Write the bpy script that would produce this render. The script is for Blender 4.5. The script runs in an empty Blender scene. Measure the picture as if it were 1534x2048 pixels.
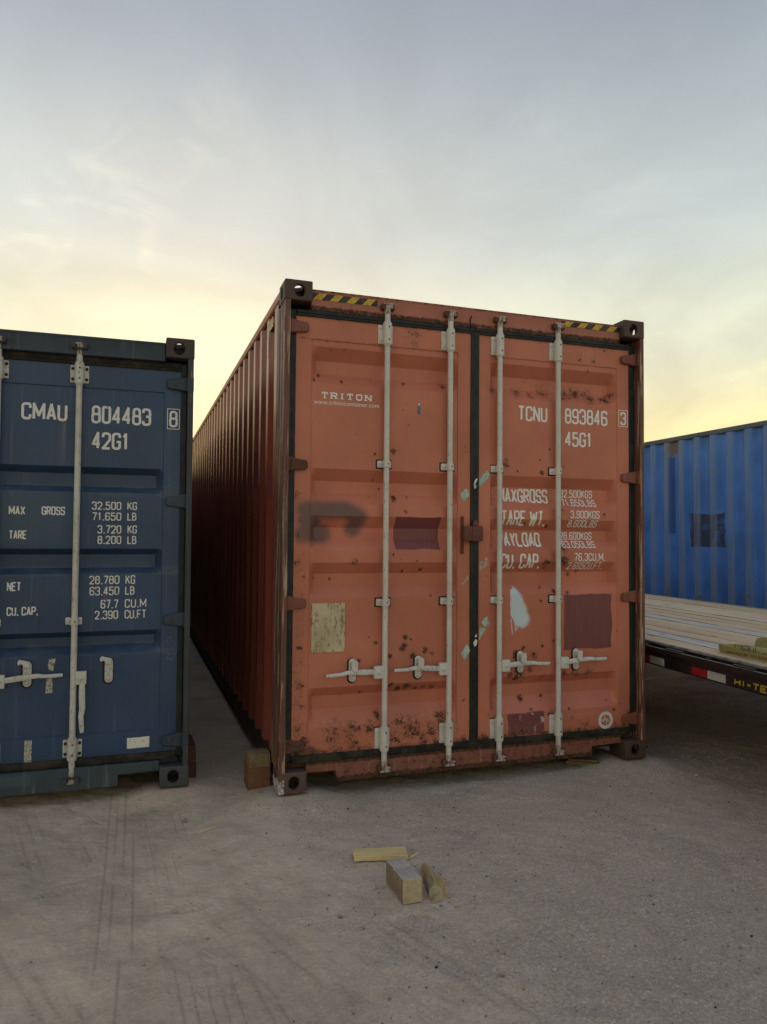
import bpy, bmesh, math, random
import numpy as np
from mathutils import Matrix, Vector

random.seed(7)
rng = np.random.default_rng(7)
sc = bpy.context.scene
col = sc.collection
RAD = math.radians

# ------------------------------------------------------------------ camera
F_PX, YAW, PITCH, ROLL = 1476.25, 0.325421, 0.037090, 0.008324
CAM = Vector((-0.78163, -4.09251, 1.47500))
fw = Vector((math.sin(YAW) * math.cos(PITCH), math.cos(YAW) * math.cos(PITCH), math.sin(PITCH)))
rt0 = Vector((math.cos(YAW), -math.sin(YAW), 0))
up0 = rt0.cross(fw)
rt = rt0 * math.cos(ROLL) + up0 * math.sin(ROLL)
up = up0 * math.cos(ROLL) - rt0 * math.sin(ROLL)
cam_data = bpy.data.cameras.new('camera')
cam_data.sensor_fit = 'HORIZONTAL'
cam_data.sensor_width = 36
cam_data.lens = F_PX / 1534 * 36
cam_data.clip_start = 0.05
cam_data.clip_end = 5000
cam = bpy.data.objects.new('camera', cam_data)
cam.matrix_world = Matrix(((rt.x, up.x, -fw.x, CAM.x), (rt.y, up.y, -fw.y, CAM.y),
                           (rt.z, up.z, -fw.z, CAM.z), (0, 0, 0, 1)))
col.objects.link(cam)
sc.camera = cam

# ------------------------------------------------------------------ sky, sun, exposure
SUN_EL, SUN_AZ = 3.5, 5.0            # degrees; azimuth from +Y towards +X
SKY_POW = (0.45, 0.43, 0.38)
VEIL = ((0.0, (3.6, 2.4, 0.55)), (0.12, (3.2, 2.58, 0.88)), (0.25, (2.40, 2.42, 1.66)), (0.40, (1.66, 1.86, 1.84)), (0.62, (0.66, 0.80, 1.08)), (1.0, (1.35, 1.5, 1.75)))   # sine of elevation, radiance
SKY_STRENGTH = 0.15
WISP = (2.1, 1.3, 0.0)
world = bpy.data.worlds.new('World')
sc.world = world
world.use_nodes = True
wt = world.node_tree
wt.nodes.clear()


def wn(ty, **k):
    n = wt.nodes.new(ty)
    for a, v in k.items():
        setattr(n, a, v)
    return n


def wmath(op, a, b=None, clamp=False):
    n = wn('ShaderNodeMath', operation=op, use_clamp=clamp)
    for i, v in enumerate((a, b)):
        if v is None:
            continue
        if hasattr(v, 'node'):
            wt.links.new(v, n.inputs[i])
        else:
            n.inputs[i].default_value = v
    return n.outputs[0]


def wmix(f, a, b, mode='MIX'):
    n = wn('ShaderNodeMix', data_type='RGBA', blend_type=mode)
    for s, v in ((n.inputs[0], f), (n.inputs[6], a), (n.inputs[7], b)):
        if hasattr(v, 'node'):
            wt.links.new(v, s)
        elif isinstance(v, tuple):
            s.default_value = (*v, 1)
        else:
            s.default_value = v
    return n.outputs[2]


sky = wn('ShaderNodeTexSky', sky_type='NISHITA', sun_disc=False, sun_elevation=RAD(SUN_EL),
         sun_rotation=RAD(SUN_AZ), altitude=0, air_density=1.0, dust_density=1.6, ozone_density=1.0)
geo = wn('ShaderNodeNewGeometry')
sep = wn('ShaderNodeSeparateXYZ')
tcw = wn('ShaderNodeTexCoord')
wt.links.new(tcw.outputs['Generated'], sep.inputs[0])
hgt = wmath('ADD', wmath('MAXIMUM', sep.outputs[2], 0.0), 0.22)
cmb = wn('ShaderNodeCombineXYZ')
wt.links.new(wmath('DIVIDE', sep.outputs[0], hgt), cmb.inputs[0])
wt.links.new(wmath('MULTIPLY', wmath('DIVIDE', sep.outputs[1], hgt), 0.9), cmb.inputs[1])


def wnoise(scale, detail, rough, dist=0.0, off=None):
    n = wn('ShaderNodeTexNoise')
    n.inputs['Scale'].default_value = scale
    n.inputs['Detail'].default_value = detail
    n.inputs['Roughness'].default_value = rough
    n.inputs['Distortion'].default_value = dist
    src = cmb.outputs[0]
    if off:
        ad = wn('ShaderNodeVectorMath', operation='ADD')
        wt.links.new(src, ad.inputs[0])
        ad.inputs[1].default_value = off
        src = ad.outputs[0]
    wt.links.new(src, n.inputs['Vector'])
    return n.outputs['Fac']


def wss(x, lo, hi, a=0.0, b=1.0):
    n = wn('ShaderNodeMapRange', interpolation_type='SMOOTHSTEP')
    wt.links.new(x, n.inputs[0])
    for i, v in enumerate((lo, hi, a, b)):
        n.inputs[i + 1].default_value = v
    return n.outputs[0]


# thin high overcast: the clear-sky radiance is evened out by a pale veil of uneven thickness
def wpow(colr, p):
    s3 = wn('ShaderNodeSeparateColor')
    wt.links.new(colr, s3.inputs[0])
    c3 = wn('ShaderNodeCombineColor')
    for i in range(3):
        wt.links.new(wmath('POWER', s3.outputs[i], p[i]), c3.inputs[i])
    return c3.outputs[0]


soft = wpow(sky.outputs[0], SKY_POW)
veil_n = wss(wnoise(1.5, 7, 0.55, 0.7), 0.28, 0.75, 0.78, 1.18)
vs = wn('ShaderNodeVectorMath', operation='SCALE')
vr_ = wn('ShaderNodeValToRGB')
vr_.color_ramp.interpolation = 'EASE'
for i_, (p_, c_) in enumerate(VEIL):
    e_ = vr_.color_ramp.elements[i_] if i_ < 2 else vr_.color_ramp.elements.new(p_)
    e_.position = p_
    e_.color = (*[v_ / 5 for v_ in c_], 1)
wt.links.new(sep.outputs[2], vr_.inputs[0])
wt.links.new(vr_.outputs[0], vs.inputs[0])
wt.links.new(wmath('MULTIPLY', veil_n, 5.0), vs.inputs['Scale'])
c1 = wmix(1.0, soft, vs.outputs[0], 'ADD')
wisps = wmath('MULTIPLY', wmath('MULTIPLY', wss(wnoise(5.5, 9, 0.60, 0.9), 0.44, 0.72), wss(wnoise(1.7, 4, 0.55, 0.6, WISP), 0.50, 0.66)), 0.50)
c2 = wmix(wisps, c1, wpow(c1, (1.24, 1.20, 1.12)))
bg = wn('ShaderNodeBackground')
wt.links.new(c2, bg.inputs[0])
bg.inputs[1].default_value = SKY_STRENGTH
wo = wn('ShaderNodeOutputWorld')
wt.links.new(bg.outputs[0], wo.inputs[0])

sun_d = bpy.data.lights.new('sun', 'SUN')
sun_d.energy = 0.8
sun_d.angle = RAD(10)
sun_d.color = (1.0, 0.78, 0.52)
sun = bpy.data.objects.new('sun', sun_d)
sdir = Vector((math.sin(RAD(SUN_AZ)) * math.cos(RAD(SUN_EL)), math.cos(RAD(SUN_AZ)) * math.cos(RAD(SUN_EL)), math.sin(RAD(SUN_EL))))
sun.rotation_euler = sdir.to_track_quat('Z', 'Y').to_euler()
sun.location = (0, 30, 8)
col.objects.link(sun)

sc.view_settings.view_transform = 'Standard'
sc.view_settings.look = 'None'
sc.view_settings.exposure = 0.52
sc.view_settings.gamma = 1.0
sc.view_settings.use_curve_mapping = False
sc.render.engine = 'CYCLES'
sc.cycles.max_bounces = 8
sc.cycles.diffuse_bounces = 5
sc.cycles.use_denoising = True


# ------------------------------------------------------------------ helpers
def link(o, parent=None):
    col.objects.link(o)
    if parent is not None:
        o.parent = parent
    return o


def tag(o, label=None, cat=None, group=None, kind=None):
    for k, v in (('label', label), ('category', cat), ('group', group), ('kind', kind)):
        if v:
            o[k] = v
    return o


def thing(name, label, cat, loc=(0, 0, 0), rot=(0, 0, 0), group=None):
    o = bpy.data.objects.new(name, None)
    o.empty_display_size = 0.2
    link(o)
    o.location = loc
    o.rotation_euler = rot
    return tag(o, label, cat, group)


class MB:
    """collects shapes into one mesh"""

    def __init__(s):
        s.bm = bmesh.new()

    def _mi(s, fs, mi):
        for f in fs:
            f.material_index = mi

    def box(s, x0, x1, y0, y1, z0, z1, bev=0.0, mi=0, seg=1):
        b = bmesh.new()
        vs = [b.verts.new((x, y, z)) for x in (x0, x1) for y in (y0, y1) for z in (z0, z1)]
        for q in ((0, 1, 3, 2), (4, 6, 7, 5), (0, 4, 5, 1), (2, 3, 7, 6), (0, 2, 6, 4), (1, 5, 7, 3)):
            b.faces.new([vs[i] for i in q])
        bmesh.ops.recalc_face_normals(b, faces=b.faces)
        if bev:
            bmesh.ops.bevel(b, geom=b.edges[:], offset=bev, segments=seg, affect='EDGES', profile=0.6)
        s.merge(b, mi)
        return s

    def merge(s, b, mi=0):
        vm = {}
        for v in b.verts:
            vm[v] = s.bm.verts.new(v.co)
        for f in b.faces:
            try:
                g = s.bm.faces.new([vm[v] for v in f.verts])
                g.material_index = mi
            except ValueError:
                pass
        b.free()

    def prism(s, pts, axis, a, c, bev=0.0, mi=0):
        b = bmesh.new()
        def P(p, t):
            return {'x': (t, p[0], p[1]), 'y': (p[0], t, p[1]), 'z': (p[0], p[1], t)}[axis]
        A = [b.verts.new(P(p, a)) for p in pts]
        B = [b.verts.new(P(p, c)) for p in pts]
        b.faces.new(A)
        b.faces.new(B[::-1])
        n = len(pts)
        for i in range(n):
            b.faces.new((A[i], B[i], B[(i + 1) % n], A[(i + 1) % n]))
        bmesh.ops.recalc_face_normals(b, faces=b.faces)
        if bev:
            es = [e for e in b.edges if e.calc_face_angle(0) > 0.5]
            bmesh.ops.bevel(b, geom=es, offset=bev, segments=1, affect='EDGES')
        s.merge(b, mi)
        return s

    def loft(s, rings, mi=0, cap=True, closed=True):
        R = [[s.bm.verts.new(p) for p in r] for r in rings]
        n = len(R[0])
        for a, b in zip(R, R[1:]):
            for i in range(n if closed else n - 1):
                f = s.bm.faces.new((a[i], a[(i + 1) % n], b[(i + 1) % n], b[i]))
                f.material_index = mi
        if cap and closed:
            s.bm.faces.new(R[0][::-1]).material_index = mi
            s.bm.faces.new(R[-1]).material_index = mi
        return s

    def cyl(s, p0, p1, r0, r1=None, n=14, mi=0):
        r1 = r0 if r1 is None else r1
        p0, p1 = Vector(p0), Vector(p1)
        d = (p1 - p0).normalized()
        u = d.orthogonal().normalized()
        w = d.cross(u)
        rings = [[p + (u * math.cos(t) + w * math.sin(t)) * r for t in [2 * math.pi * i / n for i in range(n)]]
                 for p, r in ((p0, r0), (p1, r1))]
        return s.loft(rings, mi)

    def bolt(s, x, y, z, r=0.007, h=0.008, mi=0):
        s.cyl((x, y, z), (x, y - h * 0.6, z), r, r, 8, mi)
        s.cyl((x, y - h * 0.6, z), (x, y - h, z), r, r * 0.45, 8, mi)
        return s

    def bar(s, pts, mi=0, n=10):
        """loft of elliptic sections across x-ish paths: pts = (x,y,z,half_z,half_y)"""
        rings = []
        for i, (x, y, z, hz, hy) in enumerate(pts):
            a = Vector(pts[max(i - 1, 0)][:3])
            b = Vector(pts[min(i + 1, len(pts) - 1)][:3])
            d = (b - a).normalized()
            Y = Vector((0, 1, 0))
            U = d.cross(Y).normalized()
            V = U.cross(d).normalized()
            rings.append([Vector((x, y, z)) + U * hz * math.copysign(abs(math.cos(t)) ** 0.7, math.cos(t)) +
                          V * hy * math.copysign(abs(math.sin(t)) ** 0.7, math.sin(t))
                          for t in [2 * math.pi * k / n for k in range(n)]])
        return s.loft(rings, mi)

    def build(s, name, mats, parent=None, smooth=True, ang=35, recalc=True):
        if recalc:
            bmesh.ops.recalc_face_normals(s.bm, faces=s.bm.faces)
        me = bpy.data.meshes.new(name)
        s.bm.to_mesh(me)
        s.bm.free()
        return finish(name, me, mats, parent, smooth, ang)


def finish(name, me, mats, parent=None, smooth=True, ang=35):
    for m in (mats if isinstance(mats, (list, tuple)) else [mats]):
        me.materials.append(m)
    if smooth and len(me.polygons):
        me.polygons.foreach_set('use_smooth', np.ones(len(me.polygons), dtype=bool))
        me.set_sharp_from_angle(angle=RAD(ang))
    me.update()
    return link(bpy.data.objects.new(name, me), parent)


def B(name, mat, parent, x0, x1, y0, y1, z0, z1, bev=0.004):
    return MB().box(x0, x1, y0, y1, z0, z1, bev).build(name, mat, parent)


def grid_mesh(name, V, nu, nv, attrs=None):
    """V: (nu*nv,3) array laid out [u][v]"""
    me = bpy.data.meshes.new(name)
    idx = np.arange(nu * nv).reshape(nu, nv)
    q = np.stack([idx[:-1, :-1], idx[1:, :-1], idx[1:, 1:], idx[:-1, 1:]], -1).reshape(-1, 4)
    me.vertices.add(nu * nv)
    me.vertices.foreach_set('co', V.astype(np.float32).ravel())
    me.loops.add(q.size)
    me.loops.foreach_set('vertex_index', q.astype(np.int32).ravel())
    me.polygons.add(len(q))
    me.polygons.foreach_set('loop_start', np.arange(0, q.size, 4, dtype=np.int32))
    me.polygons.foreach_set('loop_total', np.full(len(q), 4, dtype=np.int32))
    me.update(calc_edges=True)
    for k, a in (attrs or {}).items():
        at = me.attributes.new(k, 'FLOAT', 'POINT')
        at.data.foreach_set('value', a.astype(np.float32).ravel())
    return me


_perm = rng.random((256, 256))


def vnoise(x, y, seed=0):
    """smooth value noise, 0..1"""
    xi, yi = np.floor(x).astype(int), np.floor(y).astype(int)
    fx, fy = x - xi, y - yi
    fx, fy = fx * fx * (3 - 2 * fx), fy * fy * (3 - 2 * fy)
    s = seed * 37
    g = lambda a, b: _perm[(a + s) % 256, (b + s * 3) % 256]
    return (g(xi, yi) * (1 - fx) + g(xi + 1, yi) * fx) * (1 - fy) + (g(xi, yi + 1) * (1 - fx) + g(xi + 1, yi + 1) * fx) * fy


def fbm(x, y, seed=0, o=4):
    t, a, n = 0, 1.0, 0
    for k in range(o):
        t = t + a * vnoise(x * 2 ** k, y * 2 ** k, seed + k)
        n += a
        a *= 0.5
    return t / n


def sst(x, lo, hi):
    t = np.clip((x - lo) / (hi - lo), 0, 1)
    return t * t * (3 - 2 * t)


# ------------------------------------------------------------------ materials
class G:
    def __init__(s, name):
        s.mat = bpy.data.materials.new(name)
        s.mat.use_nodes = True
        s.t = s.mat.node_tree
        s.t.nodes.clear()
        s.out = s.t.nodes.new('ShaderNodeOutputMaterial')
        s.b = s.t.nodes.new('ShaderNodeBsdfPrincipled')
        s.t.links.new(s.b.outputs[0], s.out.inputs[0])
        s.tc = s.t.nodes.new('ShaderNodeTexCoord').outputs['Object']

    def put(s, sock, v):
        if hasattr(v, 'node'):
            s.t.links.new(v, sock)
        elif isinstance(v, tuple):
            sock.default_value = (*v, 1) if len(v) == 3 and sock.type == 'RGBA' else v
        else:
            sock.default_value = v

    def m(s, op, a, b=None, c=None, clamp=False):
        n = s.t.nodes.new('ShaderNodeMath')
        n.operation = op
        n.use_clamp = clamp
        for i, v in enumerate((a, b, c)):
            if v is not None:
                s.put(n.inputs[i], v)
        return n.outputs[0]

    def mapv(s, scale, loc=(0, 0, 0), rot=(0, 0, 0)):
        n = s.t.nodes.new('ShaderNodeMapping')
        s.put(n.inputs[0], s.tc)
        n.inputs['Location'].default_value = loc
        n.inputs['Rotation'].default_value = rot
        n.inputs['Scale'].default_value = scale
        return n.outputs[0]

    def noise(s, scale, detail=5, rough=0.55, vec=None, dist=0.0):
        n = s.t.nodes.new('ShaderNodeTexNoise')
        s.put(n.inputs['Vector'], vec if vec is not None else s.tc)
        n.inputs['Scale'].default_value = scale
        n.inputs['Detail'].default_value = detail
        n.inputs['Roughness'].default_value = rough
        n.inputs['Distortion'].default_value = dist
        return n.outputs['Fac']

    def vor(s, scale, vec=None, feature='F1', out='Distance', rnd=1.0):
        n = s.t.nodes.new('ShaderNodeTexVoronoi')
        n.feature = feature
        s.put(n.inputs['Vector'], vec if vec is not None else s.tc)
        n.inputs['Scale'].default_value = scale
        n.inputs['Randomness'].default_value = rnd
        return n.outputs[out]

    def ss(s, x, lo, hi, a=0.0, b=1.0):
        n = s.t.nodes.new('ShaderNodeMapRange')
        n.interpolation_type = 'SMOOTHSTEP'
        s.put(n.inputs[0], x)
        for i, v in enumerate((lo, hi, a, b)):
            n.inputs[i + 1].default_value = v
        return n.outputs[0]

    def mix(s, f, a, b, mode='MIX'):
        n = s.t.nodes.new('ShaderNodeMix')
        n.data_type = 'RGBA'
        n.blend_type = mode
        s.put(n.inputs[0], f)
        s.put(n.inputs[6], a)
        s.put(n.inputs[7], b)
        return n.outputs[2]

    def attr(s, name):
        n = s.t.nodes.new('ShaderNodeAttribute')
        n.attribute_name = name
        return n.outputs['Fac']

    def sep(s, v=None):
        n = s.t.nodes.new('ShaderNodeSeparateXYZ')
        s.put(n.inputs[0], v if v is not None else s.tc)
        return n.outputs

    def rnd(s):
        return s.t.nodes.new('ShaderNodeObjectInfo').outputs['Random']

    def bump(s, h, strength=0.3, dist=0.01):
        n = s.t.nodes.new('ShaderNodeBump')
        n.inputs['Strength'].default_value = strength
        n.inputs['Distance'].default_value = dist
        s.put(n.inputs['Height'], h)
        s.put(s.b.inputs['Normal'], n.outputs[0])

    def rect(s, a, b, a0, a1, b0, b1, soft=0.012, jit=0.03):
        """mask of a hand-painted rectangle in two coordinates"""
        nz = s.m('MULTIPLY', s.m('SUBTRACT', s.noise(9, 3), 0.5), jit)
        f = None
        for q, lo, hi in ((a, a0, a1), (b, b0, b1)):
            d = s.m('SUBTRACT', (hi - lo) / 2, s.m('ABSOLUTE', s.m('SUBTRACT', q, (hi + lo) / 2)))
            d = s.m('ADD', d, nz)
            f = d if f is None else s.m('MINIMUM', f, d)
        return s.ss(f, 0.0, soft)

    def done(s, color, rough, spec=0.5, metal=0.0):
        s.put(s.b.inputs['Base Color'], color)
        s.put(s.b.inputs['Roughness'], rough)
        s.put(s.b.inputs['Specular IOR Level'], spec)
        s.put(s.b.inputs['Metallic'], metal)
        return s.mat


RUST_D, RUST_L = (0.035, 0.018, 0.013), (0.13, 0.055, 0.028)


def paint(name, base, rust=0.0, attr=None, rough=0.42, fade=0.12, streak=0.15, rscale=26, zband=None, extra=None,
          rust_d=RUST_D, rust_l=RUST_L, chip=None):
    """weathered enamel: fading, dirt streaks, noise-driven rust (plus an optional per-vertex rust field)"""
    g = G(name)
    x, y, z = g.sep()
    big = g.noise(1.6, 5, 0.6)
    c = g.mix(g.ss(big, 0.3, 0.7), tuple(v * (1 - fade) for v in base), tuple(min(1, v * (1 + fade) + 0.012 * fade * 8) for v in base))
    st = g.noise(1.0, 6, 0.65, g.mapv((16, 16, 0.9)))
    c = g.mix(g.m('MULTIPLY', g.ss(st, 0.52, 0.75), streak), c, tuple(v * 0.55 for v in base))
    st2 = g.noise(1.0, 5, 0.6, g.mapv((34, 34, 1.3), (3, 5, 1)))
    c = g.mix(g.m('MULTIPLY', g.ss(st2, 0.56, 0.8), streak * 0.9), c, (0.42, 0.38, 0.34))
    fine = g.noise(160, 3, 0.6)
    c = g.mix(g.m('MULTIPLY', g.ss(fine, 0.35, 0.75), 0.10), c, tuple(v * 0.6 for v in base))
    scr = g.noise(1.0, 4, 0.7, g.mapv((150, 150, 7), (1, 2, 3), (0.25, 0.3, 0.1)))
    c = g.mix(g.m('MULTIPLY', g.ss(scr, 0.69, 0.76), 0.35), c, tuple(min(1, v * 1.25 + 0.12) for v in base))
    if extra:
        c = extra(g, c, x, y, z)
    rn = g.noise(rscale, 8, 0.72, dist=0.3)
    sp = g.noise(rscale * 4.3, 4, 0.6)
    v = g.m('ADD', g.m('MULTIPLY', g.m('SUBTRACT', rn, 0.5), 1.25), g.m('MULTIPLY', g.m('SUBTRACT', sp, 0.5), 0.75))
    v = g.m('ADD', v, rust)
    if attr:
        v = g.m('ADD', v, g.attr(attr))
    if zband:
        for lo, hi, amt in zband:
            mid, hw = (lo + hi) / 2, (hi - lo) / 2
            v = g.m('ADD', v, g.m('MULTIPLY', g.ss(g.m('ABSOLUTE', g.m('SUBTRACT', z, mid)), hw * 0.3, hw, 1.0, 0.0), amt))
    halo = g.ss(v, 0.22, 0.5)
    core = g.ss(v, 0.44, 0.60)
    c = g.mix(g.m('MULTIPLY', halo, 0.5), c, tuple(b_ * 0.40 + r_ * 0.55 for b_, r_ in zip(base, rust_l)))
    rc = g.mix(g.ss(g.noise(70, 4), 0.35, 0.65), rust_d, rust_l)
    c = g.mix(core, c, rc)
    if chip:
        cn = g.noise(1.0, 7, 0.7, g.mapv(chip[2]))
        c = g.mix(g.ss(cn, chip[1], chip[1] + 0.05), c, chip[0])
    r = g.m('ADD', g.m('MULTIPLY', core, 0.9 - rough), g.m('ADD', rough - 0.06, g.m('MULTIPLY', g.noise(6, 4), 0.14)))
    g.bump(g.m('ADD', g.m('MULTIPLY', core, g.m('SUBTRACT', g.noise(120, 3), 0.2)), g.m('MULTIPLY', g.noise(3.5, 2), 0.8)), 0.35, 0.004)
    return g.done(c, r, 0.45)


def plain(name, c1, c2=None, scale=30, rough=0.6, spec=0.4, metal=0.0, bump=0.2, lo=0.4, hi=0.65, detail=6, vec=None):
    g = G(name)
    n = g.noise(scale, detail, 0.6, g.mapv(vec) if vec else None)
    c = g.mix(g.ss(n, lo, hi), c1, c2 or tuple(v * 0.7 for v in c1))
    if bump:
        g.bump(n, bump, 0.004)
    return g.done(c, rough, spec, metal)


def wood(name, c1, c2, dark, grey=None, cuts=0.0, seed=0.0):
    g = G(name)
    gr = g.noise(1.0, 6, 0.6, g.mapv((3.0, 55, 55), (seed, 0, 0)), dist=1.2)
    c = g.mix(g.ss(gr, 0.32, 0.68), c1, c2)
    fi = g.noise(1.0, 5, 0.7, g.mapv((9, 260, 260), (seed, 1, 0)))
    c = g.mix(g.m('MULTIPLY', g.ss(fi, 0.5, 0.75), 0.55), c, dark)
    bl = g.noise(9, 5, 0.65)
    c = g.mix(g.m('MULTIPLY', g.ss(bl, 0.5, 0.8), 0.5), c, tuple(v * 0.6 for v in c2))
    if grey:
        c = g.mix(g.ss(g.noise(7, 4), 0.4, 0.7), c, grey)
    if cuts:
        cu = g.noise(1.0, 3, 0.6, g.mapv((70, 4, 4)))
        c = g.mix(g.m('MULTIPLY', g.ss(cu, 0.55, 0.8), cuts), c, dark)
    tone = g.m('ADD', 0.88, g.m('MULTIPLY', g.rnd(), 0.26))
    n = g.t.nodes.new('ShaderNodeVectorMath')
    n.operation = 'SCALE'
    g.put(n.inputs[0], c)
    g.put(n.inputs['Scale'], tone)
    g.bump(g.m('ADD', gr, g.m('MULTIPLY', fi, 0.6)), 0.5, 0.004)
    return g.done(n.outputs[0], 0.8, 0.25)


# ------------------------------------------------------------------ stencil lettering (strokes turned into ribbons)
R_ = 1
GL = {
    'A': [[(0, 0), (.5, 1), (1, 0)], [(.17, .28), (.83, .28)]],
    'B': [[(.42, .53), (.93, .53, R_), (.93, 1, R_), (0, 1), (0, 0), (1, 0, R_), (1, .53, R_), (.4, .53)], [(0, .53), (.45, .53)]],
    'C': [[(1, .72), (1, 1, R_), (0, 1, R_), (0, 0, R_), (1, 0, R_), (1, .28)]],
    'D': [[(.4, 0), (0, 0), (0, 1), (1, 1, R_), (1, 0, R_), (.38, 0)]],
    'E': [[(1, 1), (0, 1), (0, 0), (1, 0)], [(0, .52), (.85, .52)]],
    'F': [[(1, 1), (0, 1), (0, 0)], [(0, .5), (.85, .5)]],
    'G': [[(1, .74), (1, 1, R_), (0, 1, R_), (0, 0, R_), (1, 0, R_), (1, .46), (.55, .46)]],
    'H': [[(0, 0), (0, 1)], [(1, 0), (1, 1)], [(0, .5), (1, .5)]],
    'I': [[(.5, 0), (.5, 1)]],
    'K': [[(0, 0), (0, 1)], [(1, 1), (0, .38)], [(.38, .6), (1, 0)]],
    'L': [[(0, 1), (0, 0), (1, 0)]],
    'M': [[(0, 0), (0, 1), (.5, .25), (1, 1), (1, 0)]],
    'N': [[(0, 0), (0, 1), (1, 0), (1, 1)]],
    'O': [[(.5, 1), (1, 1, R_), (1, 0, R_), (0, 0, R_), (0, 1, R_), (.52, 1)]],
    'P': [[(0, 0), (0, 1), (1, 1, R_), (1, .46, R_), (0, .46)]],
    'R': [[(0, 0), (0, 1), (1, 1, R_), (1, .48, R_), (0, .48)], [(.5, .48), (1, 0)]],
    'S': [[(1, .76), (1, 1, R_), (0, 1, R_), (0, .52, R_), (1, .52, R_), (1, 0, R_), (0, 0, R_), (0, .24)]],
    'T': [[(0, 1), (1, 1)], [(.5, 1), (.5, 0)]],
    'U': [[(0, 1), (0, 0, R_), (1, 0, R_), (1, 1)]],
    'W': [[(0, 1), (.25, 0), (.5, .8), (.75, 0), (1, 1)]],
    'X': [[(0, 0), (1, 1)], [(0, 1), (1, 0)]],
    'Y': [[(0, 1), (.5, .48), (1, 1)], [(.5, .5), (.5, 0)]],
    '1': [[(.1, .8), (.55, 1), (.55, 0)]],
    '2': [[(0, .74), (0, 1, R_), (1, 1, R_), (1, .58), (0, 0), (1, 0)]],
    '3': [[(0, .76), (0, 1, R_), (1, 1, R_), (1, .53, R_), (.4, .53)], [(.4, .53), (1, .53, R_), (1, 0, R_), (0, 0, R_), (0, .24)]],
    '4': [[(.72, 0), (.72, 1), (0, .27), (1, .27)]],
    '5': [[(.95, 1), (.05, 1), (.05, .56), (.3, .62), (1, .62, R_), (1, 0, R_), (0, 0, R_), (0, .22)]],
    '6': [[(1, .78), (1, 1, R_), (0, 1, R_), (0, 0, R_), (1, 0, R_), (1, .56, R_), (.05, .56)]],
    '7': [[(0, 1), (1, 1), (.4, 0)]],
    '8': [[(.5, .53), (.95, .53, R_), (.95, 1, R_), (.05, 1, R_), (.05, .53, R_), (.52, .53)],
          [(.5, .53), (1, .53, R_), (1, 0, R_), (0, 0, R_), (0, .53, R_), (.52, .53)]],
    '9': [[(0, .22), (0, 0, R_), (1, 0, R_), (1, 1, R_), (0, 1, R_), (0, .44, R_), (.95, .44)]],
    '-': [[(.1, .5), (.9, .5)]],
}
GL['0'] = GL['O']
WID = {'M': 1.35, 'W': 1.45, 'I': 0.5, '1': 0.75, '-': 0.8}


def fillet(pts, r):
    out = []
    n = len(pts)
    for i, p in enumerate(pts):
        if len(p) == 3 and 0 < i < n - 1:
            P, A, C = Vector(p[:2]), Vector(pts[i - 1][:2]), Vector(pts[i + 1][:2])
            ra = min(r, (A - P).length * 0.5, (C - P).length * 0.5)
            a, c = P + (A - P).normalized() * ra, P + (C - P).normalized() * ra
            for k in range(6):
                t = k / 5
                out.append(a * (1 - t) ** 2 + P * 2 * t * (1 - t) + c * t * t)
        else:
            out.append(Vector(p[:2]))
    res = [out[0]]
    for p in out[1:]:
        if (p - res[-1]).length > 1e-6:
            res.append(p)
    return res


def ribbon(bm, pts, t, off):
    """pts: 2-D polyline -> strip of quads in the x/z plane at depth off"""
    n = len(pts)
    L, Rr = [], []
    for i in range(n):
        d0 = (pts[i] - pts[i - 1]).normalized() if i else None
        d1 = (pts[i + 1] - pts[i]).normalized() if i < n - 1 else None
        d0, d1 = d0 or d1, d1 or d0
        n0, n1 = Vector((-d0.y, d0.x)), Vector((-d1.y, d1.x))
        mm = n0 + n1
        mm = mm / max(mm.length_squared, 1.1) * 2 if mm.length > 0.05 else n0
        o = mm * (t / 2)
        L.append(bm.verts.new((pts[i].x + o.x, off, pts[i].y + o.y)))
        Rr.append(bm.verts.new((pts[i].x - o.x, off, pts[i].y - o.y)))
    for i in range(n - 1):
        bm.faces.new((L[i], L[i + 1], Rr[i + 1], Rr[i]))


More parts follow.
